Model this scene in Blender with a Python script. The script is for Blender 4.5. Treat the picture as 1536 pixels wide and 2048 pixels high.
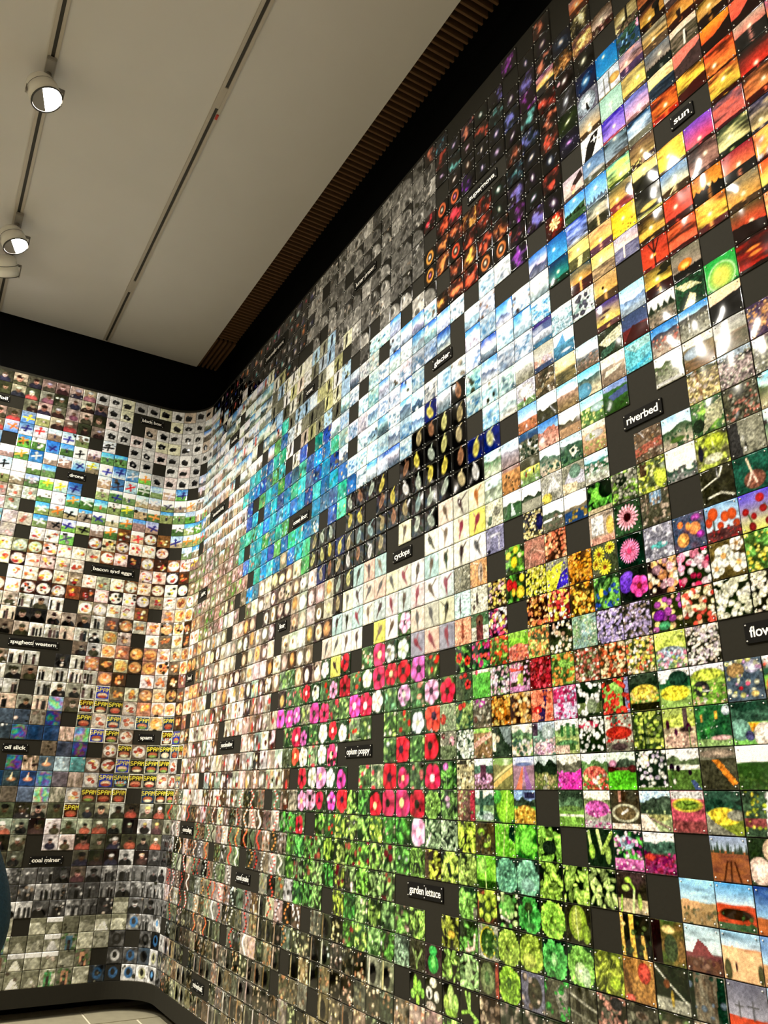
import bpy, bmesh, math, random, zlib
import numpy as np
from mathutils import Vector, Matrix

for o in list(bpy.data.objects): bpy.data.objects.remove(o, do_unlink=True)
SC = bpy.context.scene
COL = SC.collection
R = 0.11                                    # one row of prints, metres
FLOOR = -33.8                               # floor level in rows below row line 0
def W(x, y, z): return Vector((x*R, y*R, (z-FLOOR)*R))

# ---------------------------------------------------------------- camera
cam = bpy.data.cameras.new('camera'); camo = bpy.data.objects.new('camera', cam); COL.objects.link(camo)
SC.camera = camo
FPX, YAW, PITCH, ROLL = 1564.59, 0.5287, 0.34937, 0.01735
cam.sensor_fit = 'HORIZONTAL'; cam.sensor_width = 36.0; cam.lens = 36.0*FPX/1536.0; cam.clip_start = 0.05
_f = Vector((math.sin(YAW)*math.cos(PITCH), math.cos(YAW)*math.cos(PITCH), math.sin(PITCH)))
_r = Vector((math.cos(YAW), -math.sin(YAW), 0)); _u = _r.cross(_f)
_R = math.cos(ROLL)*_r + math.sin(ROLL)*_u; _U = -math.sin(ROLL)*_r + math.cos(ROLL)*_u
camo.matrix_world = Matrix.Translation(W(-17.017, -11.396, -20.276)) @ Matrix((_R, _U, -_f)).transposed().to_4x4()

# ---------------------------------------------------------------- world and exposure
wd = bpy.data.worlds.new('world'); SC.world = wd; wd.use_nodes = True
wd.node_tree.nodes['Background'].inputs[0].default_value = (0.9, 0.95, 1.0, 1)
wd.node_tree.nodes['Background'].inputs[1].default_value = 0.0
vs = SC.view_settings; vs.view_transform = 'Standard'; vs.look = 'None'; vs.gamma = 1.0; vs.use_curve_mapping = False
vs.exposure = 0.0
SPOT_W = 100.0                              # watts of one unit of lamp power
WARM = (1.0, 0.93, 0.80)

# ---------------------------------------------------------------- helpers
def s2l(c): return tuple((v/12.92 if v <= 0.04045 else ((v+0.055)/1.055)**2.4) for v in c)
def hx(s):
    s = s.strip()
    if len(s) == 3: return tuple(int(ch, 16)/15.0 for ch in s)
    return tuple(int(s[i:i+2], 16)/255.0 for i in (0, 2, 4))
def mat(name, col, rough=0.6, noise=0.0, scale=40.0, bump=0.0, metal=0.0, spec=0.5, emit=None, estr=0.0):
    m = bpy.data.materials.new(name); m.use_nodes = True
    nt = m.node_tree; b = nt.nodes['Principled BSDF']
    b.inputs['Base Color'].default_value = (*s2l(hx(col)), 1); b.inputs['Roughness'].default_value = rough
    b.inputs['Metallic'].default_value = metal; b.inputs['Specular IOR Level'].default_value = spec
    if noise or bump:
        tc = nt.nodes.new('ShaderNodeTexCoord'); n = nt.nodes.new('ShaderNodeTexNoise')
        n.inputs['Scale'].default_value = scale; n.inputs['Detail'].default_value = 6
        nt.links.new(tc.outputs['Object'], n.inputs['Vector'])
        if noise:
            mx = nt.nodes.new('ShaderNodeMix'); mx.data_type = 'RGBA'
            c = s2l(hx(col))
            mx.inputs['A'].default_value = (*[v*(1-noise) for v in c], 1); mx.inputs['B'].default_value = (*[min(1, v*(1+noise)) for v in c], 1)
            nt.links.new(n.outputs['Fac'], mx.inputs['Factor']); nt.links.new(mx.outputs['Result'], b.inputs['Base Color'])
        if bump:
            bp = nt.nodes.new('ShaderNodeBump'); bp.inputs['Strength'].default_value = bump; bp.inputs['Distance'].default_value = 0.004
            nt.links.new(n.outputs['Fac'], bp.inputs['Height']); nt.links.new(bp.outputs['Normal'], b.inputs['Normal'])
    if emit:
        b.inputs['Emission Color'].default_value = (*emit, 1); b.inputs['Emission Strength'].default_value = estr
    return m

def wood_mat():
    m = bpy.data.materials.new('slat wood'); m.use_nodes = True; nt = m.node_tree; b = nt.nodes['Principled BSDF']
    tc = nt.nodes.new('ShaderNodeTexCoord'); mp = nt.nodes.new('ShaderNodeMapping'); n = nt.nodes.new('ShaderNodeTexNoise')
    mp.inputs['Scale'].default_value = (6, 60, 60); n.inputs['Scale'].default_value = 3; n.inputs['Detail'].default_value = 5
    rp = nt.nodes.new('ShaderNodeValToRGB'); rp.color_ramp.elements[0].color = (*s2l(hx('4c3420')), 1); rp.color_ramp.elements[1].color = (*s2l(hx('7a5a3a')), 1)
    nt.links.new(tc.outputs['Object'], mp.inputs['Vector']); nt.links.new(mp.outputs['Vector'], n.inputs['Vector'])
    nt.links.new(n.outputs['Fac'], rp.inputs['Fac']); nt.links.new(rp.outputs['Color'], b.inputs['Base Color']); b.inputs['Roughness'].default_value = 0.5
    return m

def print_mat():
    m = bpy.data.materials.new('glossy photo print'); m.use_nodes = True; nt = m.node_tree; b = nt.nodes['Principled BSDF']
    at = nt.nodes.new('ShaderNodeVertexColor'); at.layer_name = 'ink'
    tc = nt.nodes.new('ShaderNodeTexCoord'); n = nt.nodes.new('ShaderNodeTexNoise'); n.inputs['Scale'].default_value = 420; n.inputs['Detail'].default_value = 3
    mr = nt.nodes.new('ShaderNodeMapRange'); mr.inputs['From Min'].default_value = 0.3; mr.inputs['From Max'].default_value = 0.7
    mr.inputs['To Min'].default_value = 0.72; mr.inputs['To Max'].default_value = 1.22
    mx = nt.nodes.new('ShaderNodeVectorMath'); mx.operation = 'SCALE'
    nt.links.new(tc.outputs['Object'], n.inputs['Vector']); nt.links.new(n.outputs['Fac'], mr.inputs['Value'])
    nt.links.new(at.outputs['Color'], mx.inputs[0]); nt.links.new(mr.outputs['Result'], mx.inputs['Scale'])
    nt.links.new(mx.outputs['Vector'], b.inputs['Base Color'])
    b.inputs['Roughness'].default_value = 0.07; b.inputs['Specular IOR Level'].default_value = 0.42
    return m

M = dict(
    panel=mat('display panel paint', '201e16', 0.85, 0.10, 60, 0.15, spec=0.2), black=mat('black void paint', '0a0a0a', 0.95, spec=0.1),  # black stands in for the unlit space behind and under the panels
    pale=mat('pale gallery wall', 'd8d2c6', 0.9, 0.04, 5), ceil=mat('ceiling plaster', 'cdc9c4', 0.9, 0.05, 2.2, 0.10), wood=wood_mat(), plaque=mat('plaque black', '0b0a07', 0.85, 0.1, 80, spec=0.15),
    text=mat('plaque lettering', 'f4f2ea', 0.6, 0.02, 50), pin=mat('clear pin', 'f2f2ee', 0.12, spec=0.8), prnt=print_mat(),
    track=mat('track aluminium', 'b3aa9c', 0.5, 0.06, 30, metal=0.1), slot=mat('track slot', '38352f', 0.7, 0.1, 30),
    lampw=mat('lamp white enamel', 'e6e2d8', 0.35, 0.02, 20), lampg=mat('lamp grey enamel', '8d877f', 0.4, 0.05, 20), rim=mat('lamp rim', '3a3733', 0.4, 0.05, 20),
    glow=mat('lamp lens glow', 'ffffff', 0.4, emit=(1.0, 0.96, 0.88), estr=60.0), red=mat('red cap', 'b03020', 0.5, 0.05, 20),
    tile=mat('floor tile stone', '8f8973', 0.55, 0.22, 14, 0.25), grout=mat('floor joint', 'd2cbb4', 0.8, 0.12, 40),
    jacket=mat('dark teal fleece', '153649', 0.95, 0.45, 160, 0.9), trous=mat('dark trousers', '17161c', 0.9, 0.2, 90, 0.3),
    skin=mat('skin', 'c9a083', 0.55, 0.05, 40), hair=mat('dark hair', '251a14', 0.6, 0.4, 120, 0.4), shoe=mat('shoe leather', '1b1a1a', 0.5, 0.1, 50), eye=mat('eye', '1d1a18', 0.2, 0.05, 60), lip=mat('lip', 'a8675c', 0.5, 0.05, 60),
)

def mesh_obj(name, bm_or_me, m, parent=None, loc=None):
    if isinstance(bm_or_me, bmesh.types.BMesh):
        me = bpy.data.meshes.new(name); bmesh.ops.recalc_face_normals(bm_or_me, faces=bm_or_me.faces); bm_or_me.to_mesh(me); bm_or_me.free()
    else: me = bm_or_me
    if m and not me.materials: me.materials.append(m)
    o = bpy.data.objects.new(name, me); COL.objects.link(o)
    if loc is not None: o.location = loc
    if parent: o.parent = parent
    return o
def tag(o, label=None, cat=None, group=None, kind=None):
    for k, v in (('label', label), ('category', cat), ('group', group), ('kind', kind)):
        if v: o[k] = v
    return o
def box(bm, x0, x1, y0, y1, z0, z1, bev=0.0):
    vs_ = bmesh.ops.create_cube(bm, size=1.0)['verts']
    for v in vs_: v.co = Vector(((x0+x1)/2+v.co.x*(x1-x0), (y0+y1)/2+v.co.y*(y1-y0), (z0+z1)/2+v.co.z*(z1-z0)))
    if bev > 0:
        es = list({e for v in vs_ for e in v.link_edges})
        bmesh.ops.bevel(bm, geom=es, offset=bev, segments=2, affect='EDGES')
def lathe(bm, prof, n=32, mtx=Matrix()):
    rings = []
    for r_, z_ in prof:
        rings.append([bm.verts.new(mtx @ Vector((r_*math.cos(2*math.pi*i/n), r_*math.sin(2*math.pi*i/n), z_))) for i in range(n)])
    for a_, b_ in zip(rings, rings[1:]):
        for i in range(n): bm.faces.new((a_[i], a_[(i+1) % n], b_[(i+1) % n], b_[i]))
    if prof[0][0] > 1e-6: bm.faces.new(list(reversed(rings[0])))
    if prof[-1][0] > 1e-6: bm.faces.new(rings[-1])
def smooth(o):
    for p_ in o.data.polygons: p_.use_smooth = True
    return o

# ---------------------------------------------------------------- the wall's course: straight, rounded corner, straight
A = 1.024                                   # column pitch in rows
YW = 48.80; RC = 2.985
S1 = YW-RC; S2 = S1+math.pi/2*RC
def path(s):                                # point and inward normal (rows) at arc length s
    if s < S1: return (0.0, s), (-1.0, 0.0)
    if s < S2:
        t = (s-S1)/RC; return (-RC+RC*math.cos(t), S1+RC*math.sin(t)), (-math.cos(t), -math.sin(t))
    return (-RC-(s-S2), YW), (0.0, -1.0)
def wallp(j, k, off=0.0):                   # off in metres, into the room
    (x, y), (nx, ny) = path(-j*A)
    return W(x, y, -k)+Vector((nx, ny, 0))*off
KT, KB = -10.2, 33.05                      # top and bottom of the display panel
def panel(name, s0, s1, n):
    bm = bmesh.new(); th = 0.06
    prof = [(KT, 0), (31.97, 0), (32.02, 0.004), (KB, 0.004), (KB, -th), (KT, -th)]
    cols = []
    for i in range(n+1):
        s = s0+(s1-s0)*i/n
        cols.append([bm.verts.new(wallp(-s/A, k, o_)) for k, o_ in prof])
    for a_, b_ in zip(cols, cols[1:]):
        for q in range(len(prof)): bm.faces.new((a_[q], b_[q], b_[(q+1) % 6], a_[(q+1) % 6]))
    bm.faces.new(cols[0]); bm.faces.new(list(reversed(cols[-1])))
    o = mesh_obj(name, bm, M['panel']); o['kind'] = 'structure'
    return o
panel('wall_right', -14*A, S1, 6); panel('wall_corner', S1, S2, 20); panel('wall_left', S2, 74*A, 4)
def sbox(name, m, *b):
    bm = bmesh.new(); box(bm, *b); o = mesh_obj(name, bm, m); o['kind'] = 'structure'; return o
XL, YB, CZ = -82.0, -56.0, 16.5             # far side of the room, back of the room, ceiling level (rows)
ZF, ZC = 0.0, (CZ-FLOOR)*R
# unlit gap and recess shade painted as black sheets; then the room's other walls
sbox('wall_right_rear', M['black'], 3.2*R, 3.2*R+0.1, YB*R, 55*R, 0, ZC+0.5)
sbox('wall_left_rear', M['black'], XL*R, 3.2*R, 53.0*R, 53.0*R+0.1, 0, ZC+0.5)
sbox('wall_far', M['pale'], XL*R-0.1, XL*R, YB*R, 53*R, 0, ZC+0.3)
sbox('wall_back', M['pale'], XL*R, 3.2*R, YB*R-0.1, YB*R, 0, ZC+0.3)
sbox('baseboard_right', M['black'], 1.5*R, 1.5*R+0.02, -14*R, 51*R, 0, 0.13)  # both strips are the toe recess shadow, put in as black
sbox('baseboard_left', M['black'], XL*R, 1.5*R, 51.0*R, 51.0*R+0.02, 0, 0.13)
XE, YE = -0.30, 51.75                       # edges of the pale ceiling
sbox('ceiling', M['ceil'], XL*R, XE*R, YB*R, YE*R, ZC, ZC+0.12)
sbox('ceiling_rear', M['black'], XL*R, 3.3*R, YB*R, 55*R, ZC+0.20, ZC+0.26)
# floor with separate stone tiles
fl = sbox('floor', M['grout'], XL*R, 3.3*R, YB*R, 55*R, -0.15, -0.004)
tm = {}
TW, TD = 0.62, 0.40
for iy in range(-3, 15):
    for ix in range(-9, 2):
        x0 = ix*TW+(0.31 if iy % 2 else 0.0)-0.1; y0 = iy*TD-0.12
        if y0+TD > 53*R: continue
        key = (ix*7+iy*3) % 5
        if key not in tm:
            bm = bmesh.new(); rnd = random.Random(key)
            box(bm, 0.006, TW-0.006, 0.006, TD-0.006, -0.02, 0.0, 0.003)
            for v in bm.verts: v.co.z += rnd.uniform(-0.001, 0.001) if v.co.z > -0.01 else 0
            me = bpy.data.meshes.new('tile'); bm.to_mesh(me); bm.free(); me.materials.append(M['tile']); tm[key] = me
        t = mesh_obj('tile', tm[key], None, fl, (x0, y0, 0))

# slatted wood strip between the pale ceiling and the dark space
strip = bpy.data.objects.new('trim_1', None); COL.objects.link(strip); strip.location = W(0.5, 20, CZ); strip['kind'] = 'structure'
bm = bmesh.new(); box(bm, 0, 1.75*R, 0, 0.015, 0, 0.055, 0.002); me_sl = bpy.data.meshes.new('slat'); bm.to_mesh(me_sl); bm.free(); me_sl.materials.append(M['wood'])
nsl = 150
for i in range(nsl):
    y = 46.4-0.42*(i+1)
    o = mesh_obj('slat', me_sl, None, None); o.parent = strip
    o.location = W(XE+0.02, y, CZ)-strip.location+Vector((0, 0, 0.012))
bm = bmesh.new(); box(bm, 0, 0.020, 0, (YE-46.5)*R, 0, 0.055, 0.002); me_s2 = bpy.data.meshes.new('slat'); bm.to_mesh(me_s2); bm.free(); me_s2.materials.append(M['wood'])
for i in range(5):
    o = mesh_obj('slat', me_s2, None, None); o.parent = strip
    o.location = W(XE+0.05+0.40*i, 46.5, CZ)-strip.location+Vector((0, 0, 0.012))

# ---------------------------------------------------------------- painting pictures into the prints
def lerp(a, b, t): return a+(b-a)*t
class Pic:
    def __init__(s, N, seed):
        s.N = N; s.rng = np.random.RandomState(seed % (2**31)); t = np.linspace(0, 1, N+1)
        s.U, s.V = np.meshgrid(t, t); s.im = np.zeros((N+1, N+1, 3)); s.aa = 0.9/N
    def noise(s, fx, fy, du=0.0):
        gx, gy = int(math.ceil(fx))+3, int(math.ceil(fy))+3; g = s.rng.rand(gy, gx)
        x = np.clip((s.U+du*s.V)*fx, 0, gx-2.001)+s.rng.rand()*0.99; y = s.V*fy+s.rng.rand()*0.99
        x = np.clip(x, 0, gx-1.001); y = np.clip(y, 0, gy-1.001)
        i, j = x.astype(int), y.astype(int); a, b = x-i, y-j; a = a*a*(3-2*a); b = b*b*(3-2*b)
        return lerp(lerp(g[j, i], g[j, i+1], a), lerp(g[j+1, i], g[j+1, i+1], a), b)
    def fbm(s, fx, fy, o=3, du=0.0):
        t = 0; amp = 0.5; tot = 0
        for _ in range(o):
            t = t+amp*s.noise(fx, fy, du); tot += amp; amp *= 0.55; fx *= 2; fy *= 2
        return t/tot
    def put(s, m, c):
        m = np.clip(m, 0, 1)[..., None]; s.im = s.im*(1-m)+np.asarray(c)*m
    def edge(s, d): return np.clip(0.5+d/s.aa, 0, 1)          # d>0 inside
    def grad(s, t, l, y0=0.0): s.im = lerp(np.array(l), np.array(t), np.clip((s.V-y0)/max(1e-3, 1-y0), 0, 1)[..., None]**0.8)
    def ell(s, x, y, rx, ry, c, k=1.0):
        d = np.sqrt(((s.U-x)/rx)**2+((s.V-y)/ry)**2); m = s.edge((1-d)*min(rx, ry))
        sh = (1.12-0.32*d)[..., None]; s.im = s.im*(1-m[..., None]*k)+np.clip(np.array(c)*sh, 0, 1)*m[..., None]*k
    def dots(s, n, r, cols, top=1.0):
        cols = [np.array(c) for c in cols]
        for _ in range(n):
            x, y = s.rng.rand(2); y = y*top; rr = r*(0.6+0.8*s.rng.rand()); s.ell(x, y, rr*(0.8+0.5*s.rng.rand()), rr*(0.7+0.5*s.rng.rand()), np.clip(cols[s.rng.randint(len(cols))]*(0.8+0.35*s.rng.rand()), 0, 1))
    def poly(s, pts, c):
        ins = np.zeros_like(s.U, bool); n = len(pts)
        for i in range(n):
            (x0, y0), (x1, y1) = pts[i], pts[(i+1) % n]
            if abs(y1-y0) < 1e-9: continue
            cr = ((y0 > s.V) != (y1 > s.V)) & (s.U < (x1-x0)*(s.V-y0)/(y1-y0)+x0); ins ^= cr
        s.put(ins*1.0, np.array(c)*(0.85+0.3*s.fbm(5, 5))[..., None])
    def line(s, x0, y0, x1, y1, w, c):
        dx, dy = x1-x0, y1-y0; t = np.clip(((s.U-x0)*dx+(s.V-y0)*dy)/(dx*dx+dy*dy+1e-9), 0, 1)
        s.put(s.edge(w/2+0.3*s.aa-np.hypot(s.U-x0-t*dx, s.V-y0-t*dy)), c)
    def flower(s, pet, cen, n, r, x, y, rc=None):
        du, dv = s.U-x, s.V-y; d = np.hypot(du, dv); th = np.arctan2(dv, du)+s.rng.rand()*6
        pr = np.abs(np.cos(n*th/2)); rr = r*(0.62+0.38*pr) if n > 6 else r*(0.84+0.16*pr)
        sh = (0.62+0.45*pr)*(0.75+0.4*np.clip(d/r, 0, 1)); s.put(s.edge(rr-d), np.clip(np.array(pet)*sh[..., None], 0, 1))
        rc = rc or r*0.28; s.put(s.edge(rc-d), np.array(cen)*(0.8+0.4*s.noise(14, 14))[..., None])
    def leaves(s, leaf, n, r0=0.16):
        for _ in range(n):
            x, y = s.rng.rand(2); a = s.rng.rand()*6.28; rx = r0*(0.6+0.8*s.rng.rand()); ry = rx*(0.35+0.25*s.rng.rand())
            u = (s.U-x)*math.cos(a)+(s.V-y)*math.sin(a); v = -(s.U-x)*math.sin(a)+(s.V-y)*math.cos(a)
            d = np.sqrt((u/rx)**2+(v/ry)**2); m = s.edge((1-d)*ry); b = 0.55+0.75*s.rng.rand()
            c = np.clip(np.array(leaf)*b*(1.1-0.35*d[..., None])+0.12*np.exp(-(v/(ry*0.15))**2)[..., None], 0, 1); s.put(m, c)
    def rosette(s, leaf, n):
        cx, cy = 0.5, 0.48
        for ring, (R0, L) in enumerate(((0.30, 0.30), (0.22, 0.25), (0.13, 0.19), (0.05, 0.13))):
            m_ = max(4, n-ring*2)
            for i in range(m_):
                a = 6.283*i/m_+ring*0.5+s.rng.rand()*0.5; x, y = cx+R0*math.cos(a), cy+R0*math.sin(a)
                u = (s.U-x)*math.cos(a)+(s.V-y)*math.sin(a); v = -(s.U-x)*math.sin(a)+(s.V-y)*math.cos(a)
                rx, ry = L*0.8, L*(0.6+0.25*s.rng.rand()); d = np.sqrt((u/rx)**2+(v/ry)**2)*(1+0.08*np.sin(11*np.arctan2(v, u)+i))
                t = np.clip((u/rx+1)/2, 0, 1)[..., None]; b = (0.30+0.85*t**1.3)*(0.8+0.35*s.rng.rand())
                c = np.array(leaf)*b+0.22*np.exp(-(v/(ry*0.13))**2)[..., None]*np.array((0.7, 0.9, 0.5))*t; s.put(s.edge((1-d)*ry), np.clip(c, 0, 1))
    def trees(s, n, h, c, base):
        for i in range(n):
            x = (i+0.5)/n+0.06*(s.rng.rand()-0.5); hh = h*(0.6+0.7*s.rng.rand()); w = 0.45/n*(0.7+0.6*s.rng.rand())
            s.put(s.edge(np.minimum(w*(1-(s.V-base)/hh)*(0.7+0.5*s.noise(12, 12))-np.abs(s.U-x), s.V-base+0.03))*(s.V < base+hh), c)
    # ---- whole picture kinds
    def sky(s, t, l, g, hz, sx, sy, st):
        s.grad(t, l, hz); n = s.fbm(1.6, 6.5, 3, 0.15)
        k = np.clip((n-0.5)*3.2*st, -0.75, 0.9)[..., None]
        s.im = np.where(k > 0, s.im+(np.array(l)-s.im)*k, s.im*(1+k*0.85))
        if sx >= 0:
            d = np.hypot(s.U-sx, s.V-sy); gl = np.exp(-(d/0.30)**2)[..., None]*0.36
            s.im = s.im+(np.clip(np.array(l)*1.2, 0, 1)-s.im)*gl; s.put(np.exp(-(d/0.07)**2)*1.2, (1, 0.97, 0.82))
        if hz > 0:
            m = s.edge(hz+(s.fbm(4, 1)-0.5)*0.05-s.V); gr = np.array(g)*(0.7+0.6*s.fbm(3, 9))[..., None]
            if sx >= 0: gr = gr+np.array(l)*(np.exp(-((s.U-sx)/0.07)**2)*0.55*(s.noise(3, 22) > 0.45))[..., None]
            s.put(m, np.clip(gr, 0, 1))
    def hills(s, t, l, g, g2, hz, amp):
        s.grad(t, l, hz); s.put(np.clip(s.fbm(2, 4)-0.55, 0, 1)*2, (1, 1, 1)); h = hz+amp*2*(s.fbm(2.5, 0.01, 3)-0.5)
        f = np.clip(s.V/np.maximum(h, 0.05), 0, 1)[..., None]; gr = lerp(np.array(g2), np.array(g), f**1.5)*(0.65+0.75*s.fbm(9, 9))[..., None]; s.put(s.edge(h-s.V), np.clip(gr, 0, 1))
    def garden(s, sk, tr, lawn, bed, by, bh):
        s.grad(sk, sk); h = 0.78+0.3*(s.fbm(4, 0.01)-0.5); s.put(s.edge(h-s.V), np.clip(np.array(tr)*(0.45+1.1*s.fbm(9, 9))[..., None], 0, 1))
        s.put(s.edge(0.52-s.V), np.array(lawn)*(0.8+0.4*s.fbm(5, 16))[..., None]); d = np.hypot((s.U-0.5)/0.46, (s.V-by)/bh)
        s.put(s.edge((1-d)*bh), np.clip(np.array(bed)*(0.55+0.9*s.noise(16, 16))[..., None], 0, 1))
    def galaxy(s, bg, core, arm):
        s.im[:] = np.array(bg); a = s.rng.rand()*3.1; q = 0.4+0.4*s.rng.rand()
        u = (s.U-0.5)*math.cos(a)+(s.V-0.5)*math.sin(a); v = (-(s.U-0.5)*math.sin(a)+(s.V-0.5)*math.cos(a))/q
        d = np.hypot(u, v); sp = 0.5+0.5*np.cos(2*np.arctan2(v, u)+14*d); s.put(np.exp(-(d/0.36)**2)*(0.35+0.6*sp), arm); s.put(np.exp(-(d/0.13)**2)*1.1, core); s.dots(14, 0.012, [(0.9, 0.9, 1), (0.6, 0.6, 0.7)])
    def nebula(s, bg, c1, c2):
        s.im[:] = np.array(bg); n = s.fbm(3, 3, 4); d = np.hypot(s.U-0.5, s.V-0.5); m = np.clip((n*1.6-0.45)*1.5-d*1.1+0.25, 0, 1); s.put(m, np.clip(lerp(np.array(c2), np.array(c1), s.fbm(5, 5)[..., None]*1.4-0.2), 0, 1)); s.put(np.clip(m-0.55, 0, 1)*1.8, np.clip(np.array(c1)*1.25, 0, 1)); s.dots(16, 0.012, [(1, 1, 1)])
    def ice(s, a, b, w):
        n = s.fbm(3, 6, 4, 0.5); s.im = lerp(np.array(a), np.array(b), np.clip((n-0.25)*2, 0, 1)[..., None]); r_ = 1-np.abs(s.fbm(4, 5, 3)-0.5)*5; s.put(np.clip(r_, 0, 1)*0.8, w); s.put(s.edge(s.V-0.78-0.3*(s.fbm(3, 0.01)-0.5)), lerp(np.array(w), np.array(b), 0.3))
    def mott(s, a, b, sc): s.im = lerp(np.array(b), np.array(a), np.clip((s.fbm(sc, sc)-0.2)*1.7, 0, 1)[..., None])
    def bark(s, a, b): s.im = lerp(np.array(b), np.array(a), np.clip((s.fbm(9, 2, 3, 0.1)-0.25)*2, 0, 1)[..., None])
    def crater(s, g):
        s.im = np.ones_like(s.im)*g*(0.6+0.8*s.fbm(5, 5, 4))[..., None]
        for _ in range(s.rng.randint(1, 4)):
            x, y = s.rng.rand(2); r_ = 0.08+0.2*s.rng.rand(); d = np.hypot(s.U-x, s.V-y)/r_
            s.im *= (1+0.9*np.exp(-((d-1)/0.16)**2)*((s.U-x)/r_)+(-0.45)*np.exp(-(d/0.75)**4)*(1-((s.U-x)/r_)*0.6))[..., None]
        if s.rng.rand() < 0.25: s.put(s.edge(np.hypot(s.U-0.2, s.V-0.1)-0.75), (0.03, 0.03, 0.03))
    def person_pic(s, bg, skin, cloth, hat=None):
        s.mott(bg, tuple(v*0.6 for v in bg), 3); x = 0.4+0.25*s.rng.rand(); r_ = 0.15+0.14*s.rng.rand(); y = 0.50+0.12*s.rng.rand()
        s.ell(x, y-r_*1.9, r_*2.1, r_*1.5, cloth); s.ell(x, y, r_*0.8, r_, skin); s.ell(x, y+r_*0.62, r_*0.85, r_*0.5, hat or (0.1, 0.08, 0.06))
        s.ell(x-r_*0.3, y+r_*0.08, r_*0.13, r_*0.09, (0.1, 0.08, 0.07)); s.ell(x+r_*0.3, y+r_*0.08, r_*0.13, r_*0.09, (0.1, 0.08, 0.07)); s.line(x-r_*0.22, y-r_*0.5, x+r_*0.22, y-r_*0.5, 0.025, (0.3, 0.12, 0.1))
    def text(s, t, x, y, h, c):
        F = {'S': '01110 10000 10000 01110 00001 00001 11110', 'P': '11110 10001 10001 11110 10000 10000 10000', 'A': '01110 10001 10001 11111 10001 10001 10001', 'M': '10001 11011 10101 10101 10001 10001 10001', 'L': '10000 10000 10000 10000 10000 10000 11111', 'i': '00100 00000 01100 00100 00100 00100 01110', 't': '01000 01000 11100 01000 01000 01001 00110', 'e': '00000 00000 01110 10001 11111 10000 01110'}
        px = h/7.0
        for ch in t:
            for ry, row in enumerate(F[ch].split()):
                for rx, b in enumerate(row):
                    if b == '1':
                        x0, y1 = x+rx*px, y+h-ry*px; s.put(((s.U >= x0-1e-6) & (s.U < x0+px*1.05) & (s.V <= y1+1e-6) & (s.V > y1-px*1.05))*1.0, c)
            x += px*6

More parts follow.
